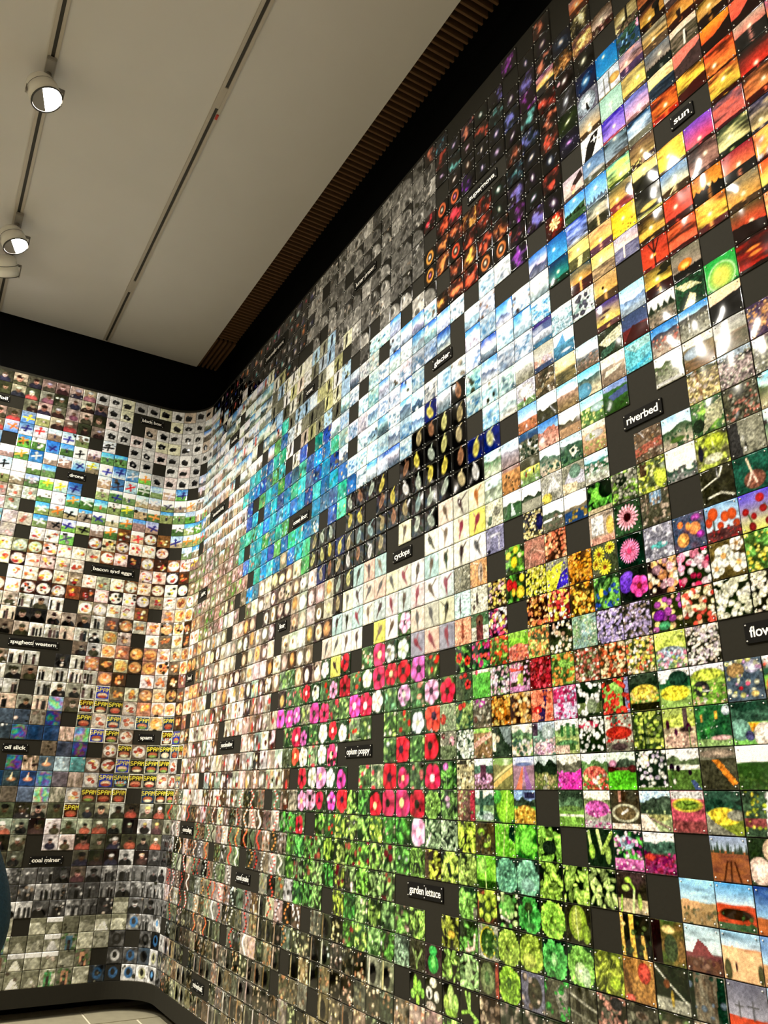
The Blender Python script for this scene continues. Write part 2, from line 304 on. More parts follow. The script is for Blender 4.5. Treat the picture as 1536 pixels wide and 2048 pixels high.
def paint(spec, N, seed):
    P = Pic(N, seed); F = lambda q: [float(v) for v in q]
    for i, op in enumerate(spec.split(';')):
        q = op.split(); k = q[0]; a = q[1:]
        if i == 0: top = {'S': 0.35, 'H': float(a[4])*0.9 if k == 'H' else 1, 'R': 0.9, 'B': 0.5}.get(k, 1.0); amp = 0.16 if k in 'SHG' else 0.42
        if k == 'S': P.sky(hx(a[0]), hx(a[1]), hx(a[2]), *F(a[3:7]))
        elif k == 'H': P.hills(hx(a[0]), hx(a[1]), hx(a[2]), hx(a[3]), float(a[4]), float(a[5]))
        elif k == 'R':
            P.grad(hx(a[0]), hx(a[0])); hz = float(a[3])
            P.put(P.edge(hz+float(a[4])*(0.4+P.fbm(5, 0.01))-P.V), np.array(hx(a[1]))*(0.6+0.8*P.fbm(9, 9))[..., None]); P.put(P.edge(hz-P.V), np.array(hx(a[2]))*(0.45+1.0*P.noise(18, 18))[..., None])
        elif k == 'D':
            P.mott(hx(a[0]), tuple(v*0.5 for v in hx(a[0])), 6); r_ = float(a[1]); P.dots(int(min(190, 0.40/r_**2)), r_, [hx(c) for c in a[2:]])
        elif k == 'B': P.garden(hx(a[0]), hx(a[1]), hx(a[2]), hx(a[3]), float(a[4]), float(a[5]))
        elif k == 'F': P.mott(hx(a[0]), tuple(v*0.5 for v in hx(a[0])), 5); P.flower(hx(a[1]), hx(a[2]), int(a[3]), *F(a[4:8]))
        elif k == 'f': P.flower(hx(a[0]), hx(a[1]), int(a[2]), *F(a[3:7]))
        elif k == 'L': P.mott(hx(a[0]), tuple(v*0.5 for v in hx(a[0])), 6); P.rosette(hx(a[1]), int(a[2]))
        elif k == 'Y': P.mott(hx(a[0]), tuple(v*0.45 for v in hx(a[0])), 7); P.leaves(hx(a[1]), int(a[2])*2)
        elif k == 'G': P.galaxy(hx(a[0]), hx(a[1]), hx(a[2]))
        elif k == 'N': P.nebula(hx(a[0]), hx(a[1]), hx(a[2]))
        elif k == 'I': P.ice(hx(a[0]), hx(a[1]), hx(a[2]))
        elif k == 'Q': P.mott(hx(a[0]), hx(a[1]), float(a[2]))
        elif k == 'K': P.bark(hx(a[0]), hx(a[1]))
        elif k == 'e': P.ell(*F(a[:4]), hx(a[4]))
        elif k == 'v': x, y, w, h = F(a[:4]); P.put(P.edge(np.minimum(np.minimum(P.U-x, x+w-P.U), np.minimum(P.V-y, y+h-P.V))), np.clip(np.array(hx(a[4]))*(0.75+0.5*P.fbm(8, 8))[..., None], 0, 1))
        elif k == 'l': P.line(*F(a[:5]), hx(a[5]))
        elif k == 'd': P.dots(int(a[0]), float(a[1]), [hx(c) for c in a[2:]], top)
        elif k == 'p': n = F(a[:-1]); P.poly(list(zip(n[::2], n[1::2])), hx(a[-1]))
        elif k == 't': P.trees(int(a[0]), float(a[1]), hx(a[2]), float(a[3]))
        elif k == 'h':
            y0, y1 = float(a[0]), float(a[1]); P.put(P.edge(lerp(y0, y1, P.U)+0.12*(P.fbm(4, 0.01)-0.5)-P.V), np.array(hx(a[2]))*(0.8+0.4*P.fbm(6, 6))[..., None])
        elif k == 'q':
            P.put(P.edge(float(a[2])-P.V), lerp(np.array(hx(a[0])), np.array(hx(a[1])), np.clip(P.fbm(3, 14)*1.8-0.4, 0, 1)[..., None]))
        elif k == 'a':
            x, y, rx, ry = F(a[:4]); d = np.hypot((P.U-x)/rx, (P.V-y)/ry); P.put(np.clip(1.15-d, 0, 1)*1.5, hx(a[4])); P.put(np.exp(-((d-1)/0.07)**2)*0.6, (0.9, 0.95, 0.8))
    return finish(P, amp)
def finish(P, amp=0.3):
    n = P.rng.rand(P.N+1, P.N+1); n = (n+np.roll(n, 1, 0)+np.roll(n, 1, 1)+np.roll(n, (1, 1), (0, 1)))/4
    P.im = P.im*(1+amp*((n-0.5)*2.2+(P.fbm(6, 6, 3)-0.5)*1.3))[..., None]                # grain and small scale detail
    P.im = lerp(P.im.mean(-1, keepdims=True), P.im, 0.86)
    im = np.clip(P.im, 0.0, 1.0); im = np.clip((im-0.47)*1.16+0.47, 0.004, 1)          # print contrast
    im = im*0.96
    return np.where(im <= 0.04045, im/12.92, ((im+0.055)/1.055)**2.4)

# small prints further off: one picture kind for each part of the wall, see SEEDS
def zone(ch, N, seed):
    P = Pic(N, seed); g = P.rng; pick = lambda s: hx(s.split()[g.randint(len(s.split()))]); rr = lambda a, b: a+(b-a)*g.rand()
    def plate(bg, pl, foods, n=7):
        P.mott(hx(bg), tuple(v*0.6 for v in hx(bg)), 4)
        if pl: P.ell(0.5, 0.5, 0.46, 0.42, pl)
        for _ in range(n): P.ell(rr(0.25, 0.75), rr(0.25, 0.75), rr(0.08, 0.2), rr(0.06, 0.15), pick(foods))
    if ch == 'space':
        k = g.rand()
        if k < 0.5: P.galaxy((0.02, 0.02, 0.03), pick('fed fff ecf'), pick('425 235 532 334 143'))
        else: P.nebula((0.02, 0.02, 0.03), pick('c75 83a 5aa b43 66b'), pick('411 213 132 311 115'))
    elif ch == 'supernova':
        P.mott((0.10, 0.03, 0.03), (0.02, 0.01, 0.01), 3); k = g.rand(); c = pick('e53 f74 e84 d34 fa4'); d = np.hypot((P.U-0.5)/0.8, P.V-0.5)
        if k < 0.35: P.put(np.exp(-((d-0.3)/0.07)**2), c); P.put(np.exp(-(d/0.12)**2), pick('fec fff e8c'))
        else: P.nebula((0.05, 0.02, 0.03), c, hx('622'))
    elif ch == 'crater': P.crater(rr(0.30, 0.62)*np.array((1, 0.985, 0.95)))
    elif ch == 'interstellar':
        P.mott((0.05, 0.05, 0.08), (0.01, 0.01, 0.02), 3)
        for _ in range(g.randint(1, 4)):
            d = np.hypot(P.U-rr(0.2, 0.8), (P.V-rr(0.2, 0.8))*rr(0.6, 1.6)); P.put(np.exp(-(d/rr(0.08, 0.22))**2), pick('ddd e84 46c 6bb c56 338 fed 853'))
    elif ch == 'crow':
        bg = pick('eee bcd cba ddb 776 aa7 9bd 665 eed'); P.mott(bg, tuple(v*0.8 for v in bg), 3)
        if g.rand() < 0.75:
            x, y = rr(0.35, 0.65), rr(0.35, 0.65); P.ell(x, y, 0.12, 0.3, (0.07, 0.07, 0.08)); P.ell(x+0.06, y+0.28, 0.08, 0.09, (0.06, 0.06, 0.07)); P.line(x-0.02, y-0.2, x-0.15, y-0.42, 0.08, (0.07, 0.07, 0.07))
        if g.rand() < 0.3: P.dots(14, 0.06, [hx('664'), hx('885'), hx('443')])
    elif ch == 'glacier':
        k = g.rand()
        if k < 0.55: P.ice(pick('368 579 258 678 345'), pick('7ac 9bb 8ab abc 68a'), pick('dee eee cdd abb'))
        else: P.hills(pick('27c 48c 9bd bcd 14a'), pick('ace cde eef'), pick('dde 99a 79a 457'), pick('567 89a 345 bbb'), rr(0.4, 0.7), 0.25)
    elif ch == 'ocean':
        c = pick('17b 2ac 1ad 3bb 4ba 28c 14a 2a8 5a5 36b 479'); P.mott(c, tuple(v*rr(0.4, 0.8) for v in c), 3); P.dots(g.randint(2, 10), rr(0.03, 0.09), [pick('9de cee 6cb fed 135 ec9 d86'), pick('bdd 4ac')])
    elif ch == 'plankton':
        P.mott((0.04, 0.05, 0.06), (0.01, 0.01, 0.015), 3)
        if g.rand() < 0.05: P.mott(hx('127'), hx('014'), 2)
        a = rr(-0.7, 0.7); c = pick('dd8 eee ed5 cdc ba7 9bb a75 bcb dc9'); x, y = rr(0.4, 0.6), rr(0.4, 0.6)
        for k, cc in ((1.0, c), (0.55, tuple(v*0.6 for v in c))):
            u = (P.U-x)*math.cos(a)+(P.V-y)*math.sin(a); v = -(P.U-x)*math.sin(a)+(P.V-y)*math.cos(a); d = np.hypot(u/(0.2*k), v/(0.36*k)); P.put(P.edge((1-d)*0.2)*(0.6+0.4*P.noise(10, 10)), cc)
        P.line(x, y+0.3, x+rr(-0.3, 0.3), y+0.48, 0.03, c)
    elif ch == 'specimen':
        bg = pick('eed ddd cdd dcc bcc ccb eec acc dd6 dcb 99a ddb dba eee eed'); P.mott(bg, tuple(v*0.9 for v in bg), 2); a = rr(-0.8, 0.8); c = pick('322 433 543 221 834 765 a63 555')
        u = (P.U-0.5)*math.cos(a)+(P.V-0.5)*math.sin(a); v = -(P.U-0.5)*math.sin(a)+(P.V-0.5)*math.cos(a)
        P.put(P.edge((1-np.hypot(u/0.13, (v-0.1)/0.24))*0.13), c); P.put(P.edge((1-np.hypot(u/0.05, (v+0.2)/0.22))*0.05), c); P.line(0.5, 0.6, 0.5+rr(-0.4, 0.4), 0.9, 0.02, c)
    elif ch == 'flour':
        bg = pick('433 998 765 ccb a98 543 dcb 876'); P.mott(bg, tuple(v*0.6 for v in bg), 4); c = pick('edc eda dcb fed c95 dba eec cb9'); P.ell(rr(0.4, 0.6), rr(0.4, 0.6), rr(0.25, 0.42), rr(0.28, 0.44), c)
        if g.rand() < 0.5: P.ell(0.5, 0.5, 0.14, 0.16, pick('c96 b85 fe8 ccc 864'))
    elif ch == 'poppy':
        k = g.rand()
        if k < 0.55:
            P.mott(pick('463 353 574 231'), hx('121'), 5); P.flower(pick('d23 c24 e4a d36 d43 c5a e9c b23'), pick('dd8 221 eec 323'), g.randint(3, 7), rr(0.40, 0.66), rr(0.36, 0.64), rr(0.36, 0.64))
        elif k < 0.7: P.mott(hx('353'), hx('121'), 5); P.flower(pick('eee ddd edc'), hx('bb8'), 5, rr(0.36, 0.55), rr(0.4, 0.6), rr(0.4, 0.6))
        else: P.mott(pick('574 685 463 998'), hx('232'), 6); P.leaves(pick('7a5 8b6 696'), 8, 0.14); P.dots(4, 0.10, [pick('d32 c34 e87 9b6')])
    elif ch == 'marshmallow':
        bg = pick('765 ddc 876 433 cba eed 9a9 543 ba9'); P.mott(bg, tuple(v*0.6 for v in bg), 4)
        for _ in range(6): P.ell(rr(0.15, 0.85), rr(0.1, 0.9), rr(0.08, 0.2), rr(0.1, 0.3), pick('eed fdd edc dbb b33 c95 a86 fee 866 ddd 521 eec'))
    elif ch == 'lettuce':
        P.mott(pick('353 443 231 463'), hx('121'), 6); P.leaves(pick('7b4 9c5 6a4 8b6 5a4 ac4'), 24, 0.15)
        if g.rand() < 0.12: P.dots(4, 0.12, [hx('843'), hx('612')])
    elif ch == 'snake':
        bg = pick('876 443 998 665 ba9 543 ccb 786 221'); P.mott(bg, tuple(v*0.5 for v in bg), 5); k = g.rand()
        if k < 0.6:
            c = pick('211 b32 eee c84 ddc'); x = rr(0.3, 0.7); ph = rr(0, 6); P.put(P.edge(0.10-np.abs(P.U-x-0.2*np.sin(P.V*rr(5, 9)+ph))), np.where((np.sin(P.V*40) > 0)[..., None], np.array(c), np.array(pick('eed 111 c43'))))
        else: P.dots(24, 0.06, [pick('686 443 a97 eee'), pick('221 985 b63')])
    elif ch == 'mine':
        bg = pick('554 443 776 332 665 875 987 221'); P.mott(bg, tuple(v*0.45 for v in bg), 4); k = g.rand()
        if k < 0.4: P.ell(0.5, 0.45, 0.25, 0.36, (0.05, 0.05, 0.05)); P.line(0.2, 0, 0.25, 0.9, 0.06, pick('a97 cba 864'))
        else: P.dots(18, 0.07, [pick('ba8 665 cb9 997'), pick('543 764 cc9 a75')])
    elif ch == 'rocket':
        k = g.rand(); P.hills(pick('8ac bcd 37b 246 ccc'), pick('cde ddd 9bd eee'), pick('665 ddd 998 345'), pick('443 776 bba'), rr(0.25, 0.6), 0.15)
        if k < 0.6: P.ell(rr(0.35, 0.65), 0.55, rr(0.1, 0.2), rr(0.25, 0.38), pick('eee ddc edd fff b54'))
    elif ch == 'city':
        P.hills(pick('bcd ace ddd 8bd'), hx('eef'), pick('876 987 665 a87'), pick('554 776 865'), rr(0.5, 0.7), 0.12)
        for _ in range(5): x = rr(0, 0.85); P.put(P.edge(np.minimum(np.minimum(P.U-x, x+0.14-P.U), rr(0.4, 0.8)-P.V)), pick('998 765 cba 543 ddc b86'))
    elif ch == 'piglet':
        P.mott(pick('785 998 876 ba9'), hx('543'), 5)
        for _ in range(4): P.ell(rr(0.2, 0.8), rr(0.2, 0.8), rr(0.1, 0.24), rr(0.1, 0.2), pick('daa c99 ccb 987 654 ebb 6a4 ddc'))
    elif ch == 'box':
        bg = pick('ddd eee ccc ddd bbb eec cba edd'); P.mott(bg, tuple(v*0.88 for v in bg), 2); x0, y0, w, h = rr(0.12, 0.3), rr(0.15, 0.3), rr(0.4, 0.55), rr(0.3, 0.45); sl = rr(-0.12, 0.12)
        P.poly([(x0, y0), (x0+w, y0+sl), (x0+w+0.1, y0+sl+h*0.8), (x0+0.14, y0+h+0.12), (x0-0.05, y0+h*0.8)], (0.09, 0.095, 0.10)); P.poly([(x0+0.02, y0+h*0.8), (x0+w, y0+sl+h*0.75), (x0+w+0.1, y0+sl+h*0.85), (x0+0.14, y0+h+0.12)], (0.20, 0.21, 0.22))
        if g.rand() < 0.25: P.ell(x0+w/2, y0+h*0.4, 0.09, 0.09, pick('ddd 999 bbb'))
    elif ch == 'face': P.person_pic(pick('876 443 a98 332 665 998 cba'), pick('c98 b87 dba 865'), pick('322 443 856 334 a44'), pick('ccb 211 543 aab 332'))
    elif ch == 'drone' or ch == 'airfield':
        k = g.rand()
        if ch == 'drone' and k < 0.45: P.grad(pick('47a 8ab ddd 26b bcd eee 689'), pick('9bc eee ccd 48c'))
        else: P.grad(pick('bde def 9bd ddd 38c'), hx('eef')); P.put(P.edge(rr(0.4, 0.75)-P.V), np.array(pick('574 785 6a4 876 463 a97'))*(0.8+0.4*P.fbm(6, 12))[..., None])
        if k < 0.8:
            x, y, a = rr(0.4, 0.6), rr(0.35, 0.6), rr(-0.5, 0.5); c = pick('eee d33 ed3 ddd 338 222 fff e83 445'); L = rr(0.28, 0.42)
            P.line(x-L*math.cos(a), y-L*math.sin(a), x+L*math.cos(a), y+L*math.sin(a), 0.10, c); b = a+1.3; P.line(x-0.25*math.cos(b), y-0.25*math.sin(b), x+0.3*math.cos(b), y+0.3*math.sin(b), 0.09, tuple(v*0.85 for v in c)); P.line(x+0.24*math.cos(b)-0.1, y+0.24*math.sin(b), x+0.24*math.cos(b)+0.1, y+0.24*math.sin(b), 0.05, c)
        elif g.rand() < 0.7: P.line(0.5, 0.3, 0.5, 0.5, 0.10, pick('223 335 a43 221')); P.ell(0.5, 0.56, 0.05, 0.06, hx('b87'))
    elif ch == 'breakfast':
        k = g.rand(); plate(pick('532 edc 853 dcb 433 a97') and ['532', 'edc', '853', 'dcb', '322', 'a97', 'fed'][g.randint(7)], (0.95, 0.93, 0.88) if k < 0.7 else None, 'b43 922 c63 ed4 fd6 fec eda d95 a33 fff', 6)
        if k < 0.6: x, y = rr(0.35, 0.65), rr(0.35, 0.65); P.ell(x, y, 0.2, 0.17, (0.98, 0.96, 0.9)); P.ell(x, y, 0.09, 0.08, pick('fb3 e92 fd4'))
    elif ch == 'western':
        if g.rand() < 0.6: P.person_pic(pick('ddd 998 333 eed 222 cba 876'), pick('b98 a86 998 ba9 754'), pick('222 332 443 111 655'), pick('211 332 443 111'))
        else:
            P.mott(pick('ddd bbb eee ca9'), pick('887 665 998'), 4)
            for _ in range(4): x = rr(0.1, 0.9); P.line(x, 0.1, x, rr(0.5, 0.7), 0.11, pick('222 111 433')); P.ell(x, rr(0.66, 0.75), 0.08, 0.07, pick('a98 221 987'))
    elif ch == 'pizza':
        plate(['a76', '432', 'edc', 'cba', '765', 'eed'][g.randint(6)], (0.85, 0.66, 0.4) if g.rand() < 0.5 else None, 'c74 a53 da6 e94 b63 fd9 843 eca d85', 9)
    elif ch == 'oil':
        k = g.rand(); c = pick('247 358 9ab 456 6aa 889 235 aab 7ab 567'); P.mott(c, tuple(v*0.6 for v in c), 3)
        if k < 0.25: P.ell(0.5, 0.45, 0.3, 0.14, pick('eca c86 dcb')); P.line(0.5, 0.45, 0.5, 0.85, 0.05, pick('fdb c97')); P.line(0.4, 0.45, 0.45, 0.7, 0.04, hx('eca'))
        elif k < 0.45:
            h = (P.fbm(2, 2)*2.2) % 1.0; rb = np.stack([0.5+0.45*np.cos(6.28*(h+o_)) for o_ in (0, 0.33, 0.67)], -1); m = np.clip(1.1-np.hypot(P.U-0.5, P.V-0.5)*1.8, 0, 0.34); P.im = P.im*(1-m[..., None])+rb*m[..., None]
        elif k < 0.7: P.bark(pick('998 665 cba'), pick('443 554'))
    elif ch == 'tin':
        bg = ['ddc', 'eed', '998', '665', 'ccb', 'ffe'][g.randint(6)]; P.mott(hx(bg), tuple(v*0.8 for v in hx(bg)), 2); k = g.rand()
        if k < 0.72:
            body = pick('135 246 123 222 421 23a 432'); P.put(P.edge(np.minimum(np.minimum(P.U-0.06, 0.94-P.U), np.minimum(P.V-0.06, 0.94-P.V))), body); P.ell(0.5, 0.30, 0.36, 0.20, pick('d86 c75 eca b64')); P.ell(0.5, 0.20, 0.3, 0.10, pick('c54 ddb 8a5 a43'))
            P.text('SPAM', 0.04, 0.56, 0.285, (0.98, 0.88, 0.25))
            if g.rand() < 0.12: P.text('Lite', 0.10, 0.30, 0.24, (0.6, 0.85, 0.95))
        else: plate(['dcb', '432', 'ccc', '876'][g.randint(4)], (0.9, 0.88, 0.84), 'c75 b54 eca d86 a43 ed8', 6)
    elif ch == 'miner': P.person_pic(pick('332 211 665 998 443 554 ddd'), pick('a87 865 c98 543'), pick('222 a54 433 334 333 443'), pick('ddc 332 cb6 222 eee 111'))
    elif ch == 'mono':
        k = g.rand()
        if k < 0.5: P.person_pic(pick('999 555 ccc 333 777'), pick('888 aaa 666 555'), pick('222 111 333'), pick('111 222 444'))
        else:
            P.mott(pick('aaa 777 444 ccc'), pick('333 222 555'), 4)
            for _ in range(5): x = rr(0.1, 0.9); P.line(x, 0.05, x, rr(0.45, 0.65), 0.11, pick('222 111 333 444')); P.ell(x, rr(0.6, 0.72), 0.07, 0.07, pick('888 555 aaa'))
    elif ch == 'passage':
        k = g.rand(); P.mott(pick('998 bba 776 665 ccb 887'), hx('554'), 4)
        if k < 0.35: P.put(P.edge(np.minimum(np.minimum(P.U-0.28, 0.72-P.U), 0.85-P.V)), pick('a54 b86 485 754 467')); P.put(P.edge(np.minimum(np.minimum(P.U-0.42, 0.60-P.U), 0.6-P.V)), hx('322')); P.dots(12, 0.08, [hx('685'), hx('463')])
        elif k < 0.8: P.poly([(0.1, 0), (0.9, 0), (0.6, 0.6), (0.4, 0.6)], pick('bbb 998 ddc 887')); P.put(P.edge(P.V-0.72), pick('665 ccc 887'))
    elif ch == 'shaft':
        P.mott(pick('bbb 222 ccc 345 111'), pick('555 111 888'), 3); P.ell(0.5, 0.5, 0.3, 0.34, pick('111 222 369 997 ccc')); P.ell(0.48, 0.55, 0.15, 0.2, pick('333 111 58b'))
    elif ch == 'dish':
        P.mott(pick('bbb cba ddd 998 4ad'), pick('776 a98 888'), 4)
        for _ in range(5): P.ell(rr(0.15, 0.85), rr(0.15, 0.85), 0.14, 0.12, pick('c65 999 daa 654 eee 79b'))
    elif ch == 'sunset': P.sky(pick('532 c42 e64 446 748 a53'), pick('fa4 fc5 f84 fd8 e65'), pick('311 222 421'), rr(0.1, 0.4), rr(0.3, 0.7), rr(0.4, 0.6), rr(0.3, 1.0))
    elif ch == 'riverbed': P.hills(pick('49d 9cf cde eee 8bd'), hx('def'), pick('453 887 665 464 998'), pick('a98 876 bba 765'), rr(0.5, 0.75), 0.15); P.dots(30, 0.04, [hx('bba'), hx('776'), hx('998')])
    elif ch == 'flower':
        if g.rand() < 0.5: P.mott(pick('463 342 574'), hx('121'), 6); P.dots(70, 0.05, [pick('d34 ec4 fff e8a b5c e73'), pick('fed c33 fd6 dac'), hx('7a5')])
        else: P.garden(pick('def eee 9bd'), pick('354 465 243'), pick('7b4 8a5'), pick('d43 ec4 c5a e8a eed'), rr(0.25, 0.4), rr(0.12, 0.25)); P.dots(30, 0.04, [pick('d43 fd5 fff c6b')])
    elif ch == 'desert': P.sky(pick('38c 8bd 138'), hx('def'), pick('c63 b52 da7'), rr(0.35, 0.6), -1, 0, 0.4); P.dots(10, 0.05, [hx('554'), hx('864')])
    elif ch == 'fungus': P.mott(pick('443 332 554'), hx('121'), 5); P.dots(22, 0.08, [pick('ba8 876 c75 987'), pick('543 685 cb9')])
    if ch not in ('tin', 'interstellar', 'space', 'supernova', 'box', 'specimen', 'plankton'):
        P.im = P.im*(0.86+0.50*P.fbm(7, 7, 3))[..., None]*rr(0.88, 1.16)                  # busy small detail and darker or lighter exposures
        if g.rand() < 0.35: P.dots(g.randint(2, 7), rr(0.04, 0.12), [pick('fed 221 cba 433 998 654'), pick('eee 332 876')])
        if ch not in ('crater', 'mono', 'western', 'crow', 'passage', 'shaft'): P.im = P.im*(1+(g.rand(3)-0.5)*0.13)
    return finish(P, 0.2)

# ---------------------------------------------------------------- one print: a curled sheet held at its corners
def sheet(c, r, N, rng, curl):
    """grid of wall points for cell (c, r): positions (N+1, N+1, 3), row 0 is the foot of the print"""
    g = 0.012
    t = np.linspace(0, 1, N+1); U, V = np.meshgrid(t, t)
    off = 0.0022+0.0012*rng.rand()+curl*(0.0005+0.0030*rng.rand())*np.sin(math.pi*U)*(0.35+0.65*np.sin(math.pi*V))
    off = off+curl*0.0016*rng.rand()*(np.cos(math.pi*2*U)*-0.5+0.5)*V**3
    off = off+curl*0.0025*(rng.rand()-0.3)*np.clip(1-V*3, 0, 1)**2*(U-0.5)**2*2
    dj, dk = 0.012*(rng.rand(2)-0.5)
    J = c+g+(1-2*g)*U+dj; K = r+1-g-(1-2*g)*V+dk
    s = -J*A
    x = np.zeros_like(s); y = s.copy(); nx = -np.ones_like(s); ny = np.zeros_like(s)
    th = (s-S1)/RC; m = (s >= S1) & (s < S2)
    x = np.where(m, -RC+RC*np.cos(th), x); y = np.where(m, S1+RC*np.sin(th), y); nx = np.where(m, -np.cos(th), nx); ny = np.where(m, -np.sin(th), ny)
    m2 = s >= S2
    x = np.where(m2, -RC-(s-S2), x); y = np.where(m2, YW, y); nx = np.where(m2, 0, nx); ny = np.where(m2, -1, ny)
    return np.stack([x*R+nx*off, y*R+ny*off, (-K-FLOOR)*R], -1), np.stack([nx, ny, np.zeros_like(nx)], -1)
_topo = {}
def topo(N):
    if N not in _topo:
        i = np.arange((N+1)**2).reshape(N+1, N+1)
        q = np.stack([i[:-1, :-1], i[:-1, 1:], i[1:, 1:], i[1:, :-1]], -1).reshape(-1, 4)
        b = np.concatenate([i[0, :], i[1:, -1], i[-1, -2::-1], i[-2:0:-1, 0]])      # rim, anticlockwise
        n = len(b); k = (N+1)**2+np.arange(n)
        rim = np.stack([b, k, np.roll(k, -1), np.roll(b, -1)], -1)
        _topo[N] = (q, b, rim)
    return _topo[N]
def sheet_arrays(pos, nor, img, N):
    q, b, rim = topo(N); v = pos.reshape(-1, 3); n = nor.reshape(-1, 3); c = img.reshape(-1, 3)
    v2 = v[b]-n[b]*0.0012; c2 = np.full((len(b), 3), 0.06)
    return np.concatenate([v, v2]), np.concatenate([q, rim]), np.concatenate([c, c2])
def build_mesh(name, v, f, c):
    me = bpy.data.meshes.new(name); me.vertices.add(len(v)); me.vertices.foreach_set('co', np.ascontiguousarray(v, dtype=np.float32).ravel())
    me.loops.add(f.size); me.loops.foreach_set('vertex_index', np.ascontiguousarray(f, dtype=np.int32).ravel())
    me.polygons.add(len(f)); me.polygons.foreach_set('loop_start', np.arange(0, f.size, 4, dtype=np.int32)); me.polygons.foreach_set('loop_total', np.full(len(f), 4, dtype=np.int32))
    me.polygons.foreach_set('use_smooth', np.ones(len(f), dtype=bool))
    at = me.color_attributes.new('ink', 'FLOAT_COLOR', 'POINT'); at.data.foreach_set('color', np.concatenate([c, np.ones((len(c), 1))], 1).astype(np.float32).ravel())
    me.update(calc_edges=True); me.validate(); me.materials.append(M['prnt']); return me
def pin_template():
    bm = bmesh.new(); bmesh.ops.create_uvsphere(bm, u_segments=7, v_segments=4, radius=0.0023)
    v = np.array([q.co[:] for q in bm.verts]); f = [[q.index for q in fc.verts] for fc in bm.faces]; bm.free(); return v, f
PV, PF = pin_template()
def pins_mesh(name, centres):
    vs_, fs_ = [], []
    for c in centres:
        o_ = len(vs_)*len(PV); vs_.append(PV+np.array(c)); fs_ += [[i+o_ for i in q] for q in PF]
    me = bpy.data.meshes.new(name); me.from_pydata(np.concatenate(vs_).tolist(), [], fs_); me.materials.append(M['pin'])
    me.polygons.foreach_set('use_smooth', np.ones(len(fs_), dtype=bool)); return me
def pin_points(c, r, off=0.0050):
    return [wallp(c+a, r+b, off) for a in (0.085, 0.915) for b in (0.085, 0.915)]

